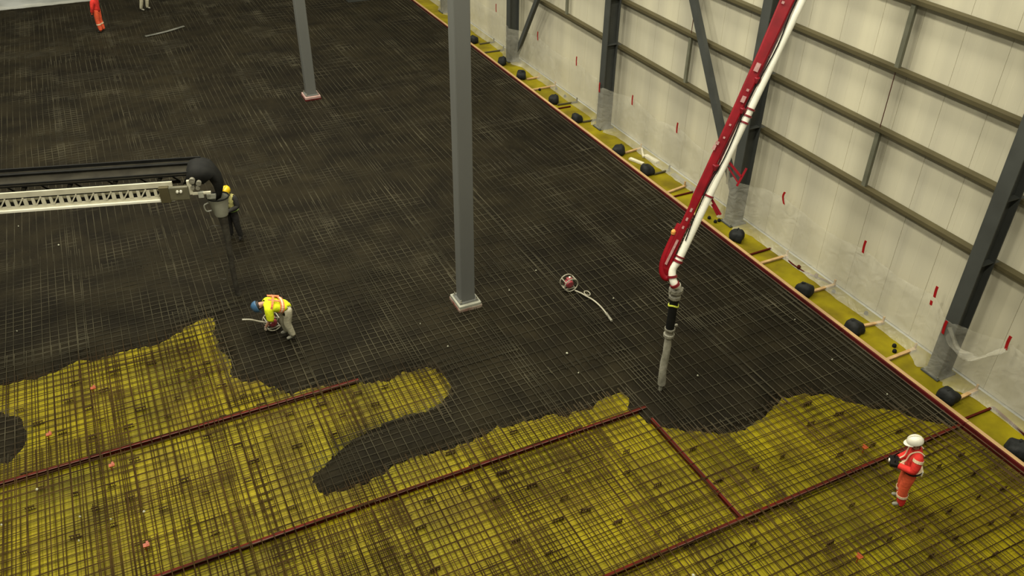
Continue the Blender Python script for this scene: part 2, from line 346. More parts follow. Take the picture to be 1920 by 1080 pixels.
M_PADRED = mat('pinkish_pad', lin(.42, .28, .24), lin(.34, .2, .17), rough=.6, scale=5)
hall_column(6.80, 32.02, 'smaller distant grey square steel column on a red-edged pad, upper middle', M_PADRED, M_REDPLY)

# ------------------------------------------------------------------ reinforcement
segs = []   # (points, layer)
def bar_pts(a, b, z, sag):
    a = V(a); b = V(b); n_ = max(2, int((b-a).length/.6)); out = []
    for i in range(n_+1):
        t = i/n_; p = a.lerp(b, t); out.append((p.x, p.y, z+sag*noise.noise(V((p.x*.7, p.y*.7, z*40)))))
    return out
SH_X, SH_Y = 2.35, 4.5
for layer, (zx, zy) in enumerate(((.046, .060), (.149, .166))):
    off = (-.7, 1.1)[layer]
    for ix in range(11):
        for iy in range(-1, 11):
            x0 = -8.2+ix*SH_X+off+random.uniform(-.06, .06); y0 = 2.6+iy*SH_Y+off*1.3+random.uniform(-.15, .15)+(ix % 2)*1.3
            ang = random.gauss(0, .006); ca, sa = math.cos(ang), math.sin(ang)
            tr = lambda x, y: (x0+x*ca-y*sa, y0+x*sa+y*ca)
            W_, L_ = SH_X+.28, SH_Y+.45
            stp = .15 if layer == 0 else .2
            for k in range(int(W_/stp)+1):
                x = k*stp+random.gauss(0, .012); a = tr(x, 0); b = tr(x+random.gauss(0, .02), L_); b = (b[0], min(b[1], 48.7))
                if a[1] > 48.0: continue
                if x0+x > FORM_X-.06 or x0+x < -7.4: continue
                segs.append((bar_pts(a+(0,), b+(0,), zy, .02), layer, 'y'))
            sx = (.2, .4)[layer] if x0 > 5.5 else .2
            for k in range(int(L_/sx)+1):
                y = .1+k*sx+random.gauss(0, .012); a = tr(0, y); b = tr(W_, y+random.gauss(0, .015))
                if y0+y > 49.0: continue
                b = (min(b[0], FORM_X-.04), b[1])
                if a[0] > FORM_X-.3: continue
                segs.append((bar_pts(a+(0,), b+(0,), zx, .02), layer, 'x'))
# a few loose and edge bars
for k in range(3):
    segs.append((bar_pts((FORM_X-.12-.13*k, 4.0, 0), (FORM_X-.12-.13*k, 48.8, 0), .18, .01), 1, 'y'))
R_BAR = .0088
def bar_mb(mb, pts, r): mb.tube(pts, r, 4, cap=True)
cw = Matrix.Rotation(math.radians(-25.814), 3, 'Z') @ Matrix.Rotation(math.radians(-.692), 3, 'Y') @ Matrix.Rotation(math.radians(55.169), 3, 'X')
cwi = cw.transposed()
def in_view(p):
    q = cwi @ (V(p)-V((0, 0, CAM_H)))
    if q.z > -1: return 0, 99
    return (abs(q.x/-q.z) < .60 and abs(q.y/-q.z) < .335), -q.z
allp = np.array([p[:2] for sg in segs for p in sg[0]])
dd = []
cd_all = np.maximum(sdist(allp, POLY), sdist(allp, BLOB))
wobb = np.array([noise.noise(V((x*2, y*2, 5)))*.12 for x, y in allp]); cov = np.clip((cd_all+wobb+.10)/.16, 0, 1)
idx = 0; items = []
for pts, layer, dr in segs:
    c = cov[idx:idx+len(pts)]; idx += len(pts)
    if layer == 0 and c.min() > .99 and pts[0][1] > 9: continue        # drowned in the concrete
    mid = pts[len(pts)//2]; vis, dep = in_view(mid); items.append((0 if (vis and layer == 1) else 1, dep, pts, c))
items.sort(key=lambda q: (q[0], q[1]))
rebar = thing('rebar_mat', 'crossed steel bar mat covering the whole floor, rusty over yellow and grey in concrete', 'rebar')
def bar_object(name, group_, kind=None):
    mb = MB(); cc = []
    for _, _, pts, c in group_:
        mb.tube(pts, R_BAR, 4, cap=True)
        for v in c: cc += [float(v)]*4
    o = mb.obj(name, M_BAR, rebar); at = o.data.attributes.new('coated', 'FLOAT', 'POINT'); at.data.foreach_set('value', cc)
    if kind: o['kind'] = kind
    return o
for it in items[:300]: bar_object('bar', [it])
bar_object('more_bars', items[300:], 'stuff')
# bar chairs between the two layers: short dark wire supports
ch = MB()
for k in range(4): ch.box((-.12+.08*k, 0, .05), (.012, .03, .09))
ch.box((0, 0, .098), (.30, .04, .015)); ch.box((0, .02, .01), (.34, .02, .012)); chm = ch.mesh('bar_chair', M_BAR)
cnt = 0
pts_ch = []
for j in range(26):
    for i in range(28):
        x = -4.4+i*.8+(j % 2)*.37+random.uniform(-.12, .12); y = 4.6+j*.52+random.uniform(-.06, .06)
        pts_ch.append((x, y))
dch = conc_d(pts_ch)
for (x, y), d in zip(pts_ch, dch):
    if d > -.1 or x > 14.6 or random.random() < .45: continue
    v_, dep = in_view((x, y, .1))
    if not v_ or cnt >= 290: continue
    cnt += 1
    o = bpy.data.objects.new('bar_chair', chm); COL.objects.link(o); o.parent = rebar
    o.location = (x, y, .02); o.rotation_euler = (0, 0, random.gauss(0, .06)); sc_ = random.uniform(.4, .8); o.scale = (sc_, sc_, 1)

# red joint strips laid in the mat
def joint_strip(a, b, label):
    t = thing('joint_strip', label, 'joint strip', (a[0], a[1], 0))
    a = V(a+(0,)); b = V(b+(0,)); d = b-a; r = V((d.y, -d.x, 0)).normalized(); n_ = int(d.length/3)
    up = MB(); up.beam(V((0, 0, .07)), d+V((0, 0, .07)), .022, .12); up.obj('upstand', M_STRIP, t)
    up = MB(); up.beam(V((0, 0, .129)), d+V((0, 0, .129)), .055, .010); up.obj('top_flange', M_STRIP, t)
    up = MB(); up.beam(r*.036+V((0, 0, .130)), d+r*.036+V((0, 0, .130)), .014, .010); up.obj('worn_edge', M_PINK, t)
joint_strip((-7.2, 14.90), (3.4, 14.91), 'long dark red joint strip farthest back across the yellow floor')
joint_strip((-7.2, 11.27), (9.0, 11.27), 'long dark red joint strip running through the middle of the yellow floor')
joint_strip((-2.0, 7.78), (15.0, 7.82), 'dark red joint strip nearest the camera, passing behind the worker in red')
joint_strip((8.92, 7.84), (8.88, 10.9), 'short dark red joint strip branching off between the two nearer long strips')
# orange markers and pale grit
for x, y in [(-2.17, 17.10), (-3.12, 15.91), (-1.99, 14.40), (-1.58, 12.00), (12.49, 8.16), (10.30, 6.10)]:
    pass
marks = [(-2.17, 17.10), (-3.12, 15.91), (-1.99, 14.40), (-1.58, 12.00), (12.49, 8.16), (10.30, 6.10)]
mlab = ('orange-red marker patch high on the left, just below the concrete edge', 'orange-red marker patch near the dark spill on the left edge', 'orange-red marker patch just below the farthest red strip', 'orange-red marker patch near the bottom left by the middle strip', 'faint orange marker left of the worker in red', 'faint orange marker at the bottom right of the floor')
for (x, y), l in zip(marks, mlab):
    s = MB(); s.box((0, 0, 0), (.11, .09, .02)); s.box((.02, .03, .012), (.04, .10, .012)); s.box((-.03, 0, -.08), (.015, .015, .15)); tag(s.obj('marker_tag', M_ORMARK, loc=(x, y, .185)), l, 'marker')
s = MB(); spots = [(-3.38, 14.34), (-2.65, 13.24), (-1.53, 12.85), (-2.12, 12.92), (-2.70, 12.64), (-4.00, 13.66), (14.21, 9.21), (10.64, 11.60), (5.44, 16.23), (9.22, 17.17), (10.48, 15.12), (14.23, 12.34), (13.95, 10.70), (7.26, 7.09), (-3.67, 25.73), (-3.72, 20.15), (-2.64, 24.10), (5.73, 15.09), (8.25, 13.63), (8.14, 12.87), (8.13, 16.62)]
for x, y in spots:
    r = random.uniform(.014, .032); s.lathe([(r*.6, -.01), (r, 0), (r*.5, .02)], (x, y, .185), 6, sy=random.uniform(.6, 1.4))
s.obj('pale_scraps', M_SPECK); tag(bpy.data.objects['pale_scraps'], 'tiny pale scraps scattered over the steel bars', 'scraps', kind='stuff')

# ------------------------------------------------------------------ edge form along the wall
t = thing('edge_form', 'long timber and red plywood edge board along the wall side of the pour', 'edge board', (FORM_X, 4, 0))
L_ = 45.2
for k in range(12):
    y0 = k*L_/12; ln = L_/12
    MB().box((0, y0+ln/2, .10), (.04, ln-.012, .20)).obj('plywood_face', M_REDPLY, t)
    MB().box((.072, y0+ln/2, .105), (.10, ln-.008, .20)).obj('timber_rail', M_TIMBER, t)
    MB().box((-.075, y0+ln/2, .150), (.018, ln-.05, .014)).obj('worn_edge', M_PINK, t)
# braces in the margin
def lump(px, py, r, label, h=.30):
    s = MB(); n = 14; prof = [(.80, .0), (1.0, .12), (1.02, .40), (.95, .72), (.78, .93), (.45, 1.0), (.16, 1.03)]; rot_ = random.uniform(0, 6); asp = random.uniform(.78, 1.0)
    vs = []
    for rr, z in prof:
        for j in range(n):
            a = 2*math.pi*j/n; k = 1+.30*noise.noise(V((math.cos(a)*1.2+px, math.sin(a)*1.2, z*.8+py)))+.12*math.cos(4*a+rot_); vs.append((rr*r*k*math.cos(a)*asp, rr*r*k*math.sin(a)*1.05, z*h*(1+.12*math.cos(a+rot_))))
    s.add(vs, [(i*n+j, i*n+(j+1) % n, (i+1)*n+(j+1) % n, (i+1)*n+j) for i in range(len(prof)-1) for j in range(n)]+[tuple(range(n-1, -1, -1)), tuple((len(prof)-1)*n+j for j in range(n))])
    t = thing('black_sack', label, 'sack', (px, py, .012))
    s.obj('bag', M_BLACK, t, smooth=True)
    MB().box((.3*r*math.cos(rot_), .3*r*math.sin(rot_), h*1.06), (.10, .05, .06), Matrix.Rotation(rot_, 3, 'Z')).obj('tied_corner', M_BLACK, t, bevel=.012)
sk = [(15.46, 6.75), (15.51, 8.59), (15.46, 11.50), (15.46, 13.33), (15.55, 16.38), (15.51, 21.14), (15.44, 22.85), (15.45, 25.91), (15.51, 27.88), (15.51, 30.82), (15.48, 32.67), (15.53, 35.83)]
sklab = ['large black sack at the lower right edge behind the edge board', 'black sack between the nearest wall column and the right edge', 'black sack just left of the nearest wall column, beside a timber brace', 'black sack in the margin right of the boom pipe, third from the right',
 'black sack at the foot of the column behind the boom', 'black sack beside the white boards left of the boom', 'black sack left of the white boards, against a timber brace', 'black sack just left of the taped wall column foot',
 'black sack midway between two wrapped column feet', 'small black sack at the right of the braced column foot', 'small black sack at the left of the braced column foot', 'smallest farthest black sack just right of the tall central column']
for (x, y), l in zip(sk, sklab): lump(max(x, FORM_X+.38), y, .235, l, .30)
def stick(a, b, wd, m, label, name='timber_brace', cat='brace', z=.05, h=.05):
    s = MB(); a = V((a[0], a[1], z)); b = V((b[0], b[1], z)); s.beam(V((0, 0, 0)), b-a, wd, h)
    if name == 'timber_brace':
        t = thing(name, label, cat, a); s.obj('batten', m, t); MB().box(((b-a).x-.03, (b-a).y, .06), (.045, .045, .22)).obj('stake', m, t); return t
    return tag(s.obj(name, m, loc=a), label, cat)
for (a, b, m, l) in (
  ([(15.67, 8.49)][0], [(16.40, 8.53)][0], M_TIMBER, 'pale timber brace beside the black sack right of the nearest column'),
  ([(15.31, 10.24)][0], [(16.30, 10.26)][0], M_TIMBER, 'pale timber brace just left of the nearest wall column foot'),
  ([(15.67, 11.54)][0], [(16.42, 11.42)][0], M_TIMBER, 'broad pale timber brace running from a black sack, second left of the nearest column'),
  ([(15.63, 13.27)][0], [(16.50, 13.26)][0], M_TIMBER, 'pale timber brace beside the third black sack from the right'),
  ([(15.34, 14.98)][0], [(16.32, 14.99)][0], M_TIMBER, 'pale timber brace right of the column behind the boom'),
  ([(15.28, 19.63)][0], [(16.13, 19.78)][0], M_TIMBER, 'pale timber brace just left of the boom'),
  ([(15.66, 20.92)][0], [(16.33, 20.97)][0], M_GIRT, 'dark timber brace right of the white boards'),
  ([(15.64, 22.74)][0], [(16.39, 22.83)][0], M_TIMBER, 'pale timber brace left of the white boards'),
  ([(15.61, 25.70)][0], [(16.26, 25.68)][0], M_GIRT, 'dull brace just left of the taped wall column'),
  ([(15.51, 27.56)][0], [(16.40, 27.52)][0], M_GIRT, 'dull brace beside the sack midway between wrapped columns'),
  ([(15.31, 29.37)][0], [(16.42, 29.39)][0], M_TIMBER, 'pale timber brace midway between the wrapped columns'),
  ([(15.65, 30.53)][0], [(16.26, 30.53)][0], M_TIMBER, 'short pale brace next to the braced column foot'),
  ([(15.37, 34.26)][0], [(16.33, 34.24)][0], M_GIRT, 'dull brace left of the braced column foot, nearer one'),
  ([(15.63, 35.43)][0], [(16.39, 35.42)][0], M_GIRT, 'dull brace left of the braced column foot, farther one')):
    stick(a, b, .085 if m is M_TIMBER else .06, m, l)
for (a, b, l) in (
  ([(15.35, 7.96)][0], [(16.24, 7.95)][0], 'red bar crossing the yellow margin near the right edge'),
  ([(16.24, 7.95)][0], [(16.10, 6.91)][0], 'red bar lying along the wall foot at the right edge'),
  ([(15.29, 15.49)][0], [(16.15, 15.51)][0], 'dark red bar crossing the margin right of the column behind the boom'),
  ([(15.36, 19.34)][0], [(16.14, 19.35)][0], 'dark red bar crossing the margin just left of the boom'),
  ([(15.36, 27.24)][0], [(15.92, 27.23)][0], 'short dark red bar midway between the wrapped columns')):
    stick(a, b, .05, M_STRIP, l, 'red_bar', 'bar', z=.04, h=.04)
for (a, b, wd, l) in (
  ([(15.55, 22.29)][0], [(15.75, 21.74)][0], .13, 'white board lying nearer the edge form, left of the boom'),
  ([(16.19, 22.28)][0], [(16.28, 21.64)][0], .17, 'white board lying against the wall foot, left of the boom'),
  ([(16.38, 22.81)][0], [(16.05, 22.20)][0], .06, 'short pale batten standing beside the two white boards')):
    stick(a, b, wd, M_PLANK, l, 'white_board', 'board', z=.05, h=.06)
stick([(16.28, 20.70)][0], [(16.26, 19.33)][0], .16, M_DARKBOX, 'grey board lying along the wall foot just left of the boom', 'grey_board', 'board', z=.04, h=.04)
# red cable by the wall foot
cab = [V((x, y, .05)) for x, y in [(16.22, 14.93), (16.14, 14.66), (16.14, 14.32), (16.19, 14.06), (16.29, 13.78), (16.40, 13.52), (16.44, 13.21)]]
s = MB(); s.tube(smooth_path(cab, 4), .022, 6)
for p in (cab[2], cab[4]): s.box(p+V((0, 0, .04)), (.06, .08, .10))
tag(s.obj('red_cable', M_STRIP, smooth=True), 'red-brown cable snaking along the wall foot right of the boom', 'cable')
dots = [(16.23, 13.03), (16.29, 11.90), (15.91, 10.57), (15.75, 10.41), (15.60, 29.27), (16.28, 29.09), (16.22, 28.24), (15.60, 17.46), (15.57, 17.73), (15.75, 17.47)]
dl = ['small black cap beside the timber brace third from right', 'small black cap between two black sacks right of the boom', 'upper of two small black caps left of the nearest column', 'lower of two small black caps left of the nearest column', 'tiny black cap by a pale brace between wrapped columns, left one', 'tiny black cap by a pale brace between wrapped columns, middle one', 'tiny black cap between wrapped columns, right one', 'dark scrap beside the foot of the column behind the boom', 'dark scrap just right of the boom pipe in the margin', 'small dark scrap nearest the wrapped foot behind the boom']
for (x, y), l in zip(dots, dl):
    s = MB(); s.lathe([(.05, 0), (.055, .03), (.045, .07), (.02, .09)], (0, 0, 0), 10); tag(s.obj('dark_scrap', M_RUBBER, smooth=True, loc=(x, y, .015)), l, 'scrap')

# ------------------------------------------------------------------ polythene sheet on the wall foot
def film_x(y, z):
    x = 16.31-.02*math.sin(y*2.1)
    for cy in COLS_Y:
        d = abs(y-cy)
        if d < .20: x = 15.86
        elif d < .95: k = (d-.20)/.75; x = min(x, 15.86+(16.31-15.86)*k**.7)
    foot = max(0, (.35-z)/.35); x -= .22*foot**1.6*(1 if x > 16 else .1)
    return x
ys_ = list(np.arange(5.0, 48.5, .085)); zs_ = [.02, .05, .1, .18, .3, .45, .6, .78, .96, 1.14, 1.32, 1.48, 1.6, 1.68]
vs = []
for z in zs_:
    for y in ys_:
        dc = min(abs(y-c) for c in COLS_Y); dt = min(abs(y-ty) for ty in (30.8, 27.5, 23.5, 20.75, 15.5, 12.5, 10.15, 8.2, 25.05, 9.4))
        sag = .16*min(dt, 1.2)/1.2*(z/1.68)**2 if dc > .15 else .08
        wr_ = .05*noise.noise(V((y*1.7, z*1.6, 0)))+.028*noise.noise(V((y*4.5+z*2, z*2.2, 5)))+(.05*noise.noise(V((y*6+z*5, z*1.5, 8))) if dc < 1.1 else 0)
        vs.append((film_x(y, z)-abs(wr_)*(1 if dc > .2 else .5), y, z-sag))
s = MB(); nn = len(ys_); s.add(vs, [(j*nn+i, j*nn+i+1, (j+1)*nn+i+1, (j+1)*nn+i) for j in range(len(zs_)-1) for i in range(nn-1)])
tag(s.obj('polythene_sheet', M_FILM, smooth=True), 'clear plastic sheet taped along the foot of the wall and round the columns', 'plastic sheet')
# crumpled fold of film hanging from the nearest column
s = MB(); vs = []; n1, n2 = 16, 8
for i in range(n1+1):
    t_ = i/n1; yy = 9.32-1.15*t_; zz = 1.52-.62*math.sin(t_*math.pi)*(1-.35*t_)+.12*t_
    for j in range(n2+1):
        k = j/n2; vs.append((15.84+.40*t_-.10*math.sin(k*7+t_*5), yy+.04*math.sin(k*9), zz-.22*k*(1-.5*t_)+.05*math.sin(t_*16+k*4)))
s.add(vs, [(i*(n2+1)+j, i*(n2+1)+j+1, (i+1)*(n2+1)+j+1, (i+1)*(n2+1)+j) for i in range(n1) for j in range(n2)])
tag(s.obj('loose_film_fold', M_FILM, smooth=True), 'crumpled shiny fold of clear film sagging from the nearest wall column', 'plastic sheet')
# red tapes
tapes = [((16.24, 30.78, 1.74), 'red tape strip between the two farthest wrapped columns, left of its bay'), ((16.24, 27.5, 1.74), 'red tape strip in the far bay, right one'),
 ((16.24, 23.47, 1.65), 'red tape strip just right of the taped wall column'), ((16.24, 20.75, 1.70), 'red tape strip left of the boom, alone in its bay'), ((16.24, 15.48, 1.69), 'bent red tape strip right of the column behind the boom'),
 ((16.24, 12.49, 1.78), 'red tape strip in the middle of the bay right of the boom'), ((16.24, 10.22, 1.84), 'upper longer piece of torn red tape left of the nearest column'), ((16.24, 10.24, 1.60), 'lower short piece of torn red tape left of the nearest column'), ((16.24, 8.22, 1.72), 'red tape strip right of the nearest column'),
 ((15.83, 25.05, 1.62), 'red tape on the front of the wall column left of the boom'), ((15.83, 9.46, 1.42), 'red tape on the front of the nearest wall column'), ((16.24, 34.9, 1.78), 'tiny red tape strip at the top edge beside the tall column')]
for i, (p, l) in enumerate(tapes):
    s = MB(); bend = .10 if i == 4 else .02
    vs = []; n_ = 6
    for k in range(n_+1):
        z = (k/n_-.5)*.36; y = bend*math.sin(k/n_*math.pi*.8); dy = .035
        vs += [(-.004, y-dy, z), (-.004, y+dy, z), (.004, y+dy, z), (.004, y-dy, z)]
    for k in range(n_):
        if i == 7 and k > 1: continue
        if i == 6 and k == 5: continue
        s.add([vs[k*4+q] for q in range(8)], [(0, 1, 5, 4), (1, 2, 6, 5), (2, 3, 7, 6), (3, 0, 4, 7), (0, 3, 2, 1), (4, 5, 6, 7)])
    tag(s.obj('red_tape', M_TAPE, loc=p), l, 'tape')

# ------------------------------------------------------------------ concrete pump boom (red arm, white pipe)
TIP = V((9.65, 11.65, 0)); 
A = V((9.62, 11.74, 3.45)); Bv = V((12.25, 12.37, 8.50))
dirv = (Bv-A).normalized(); top = A+dirv*8.6
side = dirv.cross(V((0, 0, 1))).normalized()     # horizontal, across the arm
boom = thing('pump_boom', 'long red concrete pump arm with white pipe coming down in front of the wall', 'pump boom', (A.x, A.y, 0))
Ob = V((A.x, A.y, 0))
camdir = (V((0, 0, CAM_H))-A).normalized()
lat = dirv.cross(camdir).normalized()            # direction across arm in which pipe and beam sit side by side
if lat.x < 0: lat = -lat
nrm = lat.cross(dirv).normalized()
def L(v): return V(v)-Ob
arm0 = A-lat*.155+dirv*.10
def armp(t, off=0, n_=0): return A+dirv*t+lat*off+nrm*n_
# beam: tapered box in sections
s = MB()
def section(t, c, wd, ht): 
    p = armp(t, c); return [p+lat*i*wd/2+nrm*j*ht/2 for i, j in ((-1, -1), (1, -1), (1, 1), (-1, 1))]
ring = [(-.25, -.10, .10, .10), (-.12, -.14, .15, .18), (.15, -.185, .17, .22), (.6, -.20, .165, .24), (1.3, -.20, .165, .25), (1.5, -.21, .19, .27), (2.2, -.215, .185, .28), (3.4, -.22, .195, .30), (4.6, -.23, .225, .33), (5.6, -.25, .27, .36), (6.2, -.26, .29, .38), (8.6, -.29, .34, .42)]
vs = []
for r_ in ring: vs += [L(q) for q in section(*r_)]
fs = [(0, 3, 2, 1)]+[(4*i+j, 4*i+(j+1) % 4, 4*i+4+(j+1) % 4, 4*i+4+j) for i in range(len(ring)-1) for j in range(4)]+[tuple(4*(len(ring)-1)+j for j in range(4))]
s.add(vs, fs); s.obj('arm_beam', M_RED, boom, bevel=.03)
# added strip: the beam's shaded side facing the pipe, put into its colour
s = MB(); s.beam(L(armp(1.6, -.105, -.04)), L(armp(8.5, -.105, -.04)), .03, .10, up=nrm); s.obj('arm_shade_strip', M_DKRED, boom)
# hook shaped end with inner slot
pts = smooth_path([armp(.85, -.28), armp(.35, -.29), armp(.0, -.27), armp(-.22, -.19), armp(-.30, -.07), armp(-.20, .02)], 5)
MB().tube([L(q) for q in pts], [.075]*len(pts), 10).obj('arm_end_hook', M_RED, boom, smooth=True)
MB().beam(L(armp(.55, -.19, .13)), L(armp(-.02, -.20, .13)), .05, .03, up=nrm).obj('hook_slot_plate', M_DECAL, boom)
# white delivery pipe
pr = .083
pts = [armp(.12, 0, .05), armp(8.6, .0, .05)]
MB().tube([L(q) for q in pts], pr, 16).obj('delivery_pipe', M_WHITE, boom, smooth=True)
e0 = armp(.12, 0, .05); e1 = armp(-.10, -.04, .05); 
hx = V((A.x, A.y, 0))
elbow = smooth_path([e0, armp(-.06, -.03, .05), armp(-.24, .05, .05), armp(-.36, .17, .02), V((TIP.x+.02, TIP.y, 3.02)), V((TIP.x, TIP.y, 2.90))], 5)
MB().tube([L(q) for q in elbow], pr*.97, 14).obj('elbow_pipe', M_WHITE, boom, smooth=True)
def clamp(p, d, r=.105, ln=.05, m=M_DKRED):
    d = d.normalized(); MB().tube([L(p-d*ln/2), L(p+d*ln/2)], r, 16).obj('pipe_clamp', m, boom)
for t_ in (.14, .24, 1.62, 3.22, 3.36, 3.50, 5.9): clamp(armp(t_, 0, .05), dirv, ln=.035 if t_ > .2 else .05)
clamp(elbow[9], elbow[10]-elbow[8]); clamp(elbow[14], elbow[15]-elbow[13], ln=.06)
# brackets joining pipe and arm
for t_ in (.9, 1.62, 2.42, 3.36, 4.6, 5.9, 7.2):
    MB().beam(L(armp(t_, -.24, .02)), L(armp(t_, .02, .02)), .05, .10, up=dirv).obj('pipe_bracket', M_DKRED, boom)
# outrigger brackets with cross piece
s = MB(); s.beam(L(armp(2.42, .02, 0)), L(armp(2.22, .42, 0)), .05, .05, up=nrm); s.beam(L(armp(2.42, .44, 0)), L(armp(2.02, .42, 0)), .045, .05, up=nrm); s.beam(L(armp(2.30, .10, 0)), L(armp(2.10, .40, 0)), .03, .04, up=nrm); s.obj('hose_bracket', M_RED, boom)
s = MB(); s.beam(L(armp(1.6, .04, -.05)), L(armp(1.36, .38, -.05)), .05, .05, up=nrm); s.beam(L(armp(1.5, .14, -.05)), L(armp(1.34, .34, -.05)), .08, .03, up=nrm); s.obj('hose_bracket', M_RED, boom)
MB().beam(L(armp(1.62, -.10, .05)), L(armp(2.42, -.07, .05)), .035, .03, up=nrm).obj('side_link', M_DKRED, boom)
for t_, o_, w_, l_ in ((5.95, -.35, .05, .14), (5.6, -.345, .05, .10), (5.5, -.30, .05, .05), (4.18, -.22, .09, .17), (3.78, -.20, .05, .05), (3.55, -.20, .08, .13), (3.05, -.22, .04, .04), (2.78, -.22, .04, .04), (2.62, -.30, .07, .07), (2.5, -.32, .06, .10), (1.18, -.20, .045, .08), (.98, -.20, .04, .07), (.80, -.20, .04, .06)):
    hh = (.11+.02*t_) if t_ < 2 else .16+.012*t_
    MB().beam(L(armp(t_, o_+.0, hh)), L(armp(t_+l_, o_+.0, hh)), w_, .012, up=nrm).obj('faded_decal', M_DECAL, boom)
for t_ in (2.2, 3.42, 4.05):
    MB().box(L(armp(t_, -.12, .12)), (.12, .12, .12)).obj('pin_block', M_DKRED, boom, bevel=.02)
MB().lathe([(.05, 0), (.05, .06), (.03, .09)], L(armp(.62, -.33, .05)), 10).obj('warning_lamp', M_ORANGE, boom)
# end coupling and hose
tx, ty = TIP.x, TIP.y
s = MB(); s.lathe([(.10, 2.66), (.13, 2.70), (.13, 2.76), (.10, 2.78), (.10, 2.84), (.15, 2.86), (.15, 2.93), (.09, 2.96)], L((tx, ty, 0)), 16); s.box(L((tx+.14, ty, 2.84)), (.10, .05, .14)); s.box(L((tx-.13, ty, 2.88)), (.08, .05, .07)); s.obj('end_coupling', M_CAST, boom, smooth=False)
hz = lambda z: (tx-.06*(2.9-z)/2.9, ty-.05*(2.9-z)/2.9, z)
MB().tube([L(hz(z)) for z in (2.68, 2.4, 2.1, 1.86)], .095, 14).obj('rubber_hose', M_RUBBER, boom, smooth=True)
s = MB(); s.tube([L(V(hz(2.52))+V((.10*math.cos(a), .10*math.sin(a), .03*math.sin(2*a)))) for a in [i*math.pi/8 for i in range(17)]], .022, 6); s.obj('lime_strap', M_LIME, boom)
s = MB(); s.lathe([(.10, 1.66), (.125, 1.68), (.125, 1.74), (.095, 1.76), (.095, 1.84), (.12, 1.86), (.12, 1.90)], L((tx-.02, ty-.02, 0)), 14); s.box(L((tx+.14, ty, 1.90)), (.10, .05, .05)); s.obj('hose_coupling', M_CAST, boom)
zz = [1.70, 1.45, 1.2, .95, .7, .45, .30]
MB().tube([L(V(hz(z))+V((.012*math.sin(z*6), 0, 0))) for z in zz], [.065, .085, .08, .09, .083, .092, .09], 14).obj('grey_hose', M_HOSE, boom, smooth=True)
MB().tube([L(hz(.32)), L(hz(.13))], .045, 10).obj('hose_tip', M_CAST, boom, smooth=True)
MB().beam(L(armp(2.28, .10, .0)), L(armp(2.28, .10, 0)+V((.06, 0, -.38))), .05, .02, wd2=.03).obj('white_strap', M_WHITE, boom)
# thin control cables along the arm
for n_ in (.16, -.1):
    pts = smooth_path([armp(t_, -.07+.03*math.sin(t_*3), n_) for t_ in np.arange(.6, 8.5, .6)], 3); MB().tube([L(q) for q in pts], .014, 5).obj('control_cable', M_RUBBER, boom)

# ------------------------------------------------------------------ belt conveyor with discharge funnel
cv = thing('belt_conveyor', 'pale lattice conveyor arm carrying a dark belt, entering from the left', 'conveyor', (.589, 19.365, 0), math.atan2(.268, -.963))
# local: x runs back out of frame, y towards the far side is negative after the turn
FY = -1
z0, z1 = 3.3, 3.76
def cb(x0, x1, y, z, h, th, m, name, bev=0): 
    return MB().box(((x0+x1)/2, FY*y, z), (abs(x1-x0), th, h)).obj(name, m, cv, bevel=bev)
cb(0, 12, 0, z1-.045, .13, .05, M_CREAMMETAL, 'top_chord'); cb(0, 12, -.03, z0+.025, .05, .10, M_WHITE, 'bottom_chord'); cb(0, 12, 0, z0+.085, .08, .03, M_CREAMMETAL, 'lower_plate')
cb(0, 12, .05, z0+.24, .30, .02, M_RUBBER, 'shade_backing')  # added dark sheet; shade inside the truss openings put into its colour
k = 0; x = .18
while x < 11.8:
    s = MB(); s.box((x+.02, 0, z0+.21), (.09, .03, .19)); s.beam(V((x+.05, .012, z0+.33)), V((x+.19, .012, z0+.13)), .03, .05, up=(0, 1, 0)); s.box((x+.235, 0, z0+.21), (.07, .03, .19))
    s.add([(x+.06, .02, z0+.32), (x+.22, .02, z0+.32), (x+.22, -.06, z0+.205), (x+.06, -.06, z0+.205)], [(0, 1, 2, 3)])
    s.add([(x+.27, .02, z0+.32), (x+.40, .02, z0+.32), (x+.40, -.05, z0+.20), (x+.27, -.05, z0+.20)], [(0, 1, 2, 3)])
    s.obj('lattice_web', M_CREAMMETAL, cv); x += .385
cb(0, 12, .85, z1-.05, .12, .05, M_GREYRUB, 'far_chord'); cb(0, 12, .85, z0+.05, .08, .05, M_GREYRUB, 'far_bottom_chord')
for i in range(16): MB().beam(V((i*.75, -.85, z0+.06)), V((i*.75+.37, -.85, z1-.08)), .04, .05, up=(0, 1, 0)).obj('far_diagonal', M_GREYRUB, cv)
# belt: troughed
s = MB(); prof = [(.10, .07), (.16, .10), (.24, .015), (.34, -.01), (.56, -.01), (.66, .03), (.74, .10), (.80, .11)]
vs = []; xs_ = [0-.75, 0, 4, 8, 12]
for xx in xs_:
    for yy, z in prof: vs.append((xx, FY*yy, z1+.06+z))
n = len(prof); s.add(vs, [(i*n+j, i*n+j+1, (i+1)*n+j+1, (i+1)*n+j) for i in range(len(xs_)-1) for j in range(n-1)]); 
o = s.obj('belt', M_GREYRUB, cv); so = o.modifiers.new('th', 'SOLIDIFY'); so.thickness = .02
s = MB(); s.box((5.8, FY*.13, z1+.13), (12.8, .03, .10)); s.obj('near_skirt', M_RUBBER, cv)
s = MB(); s.box((5.8, FY*.80, z1+.16), (12.8, .04, .16)); s.box((5.8, FY*.70, z1+.14), (12.8, .10, .03)); s.obj('far_skirt', M_RUBBER, cv)
for i in range(12):
    MB().tube([(i*1.0+.3, -.12, z1+.0), (i*1.0+.3, -.80, z1+.0)], .05, 8).obj('idler_roller', M_GREYRUB, cv)
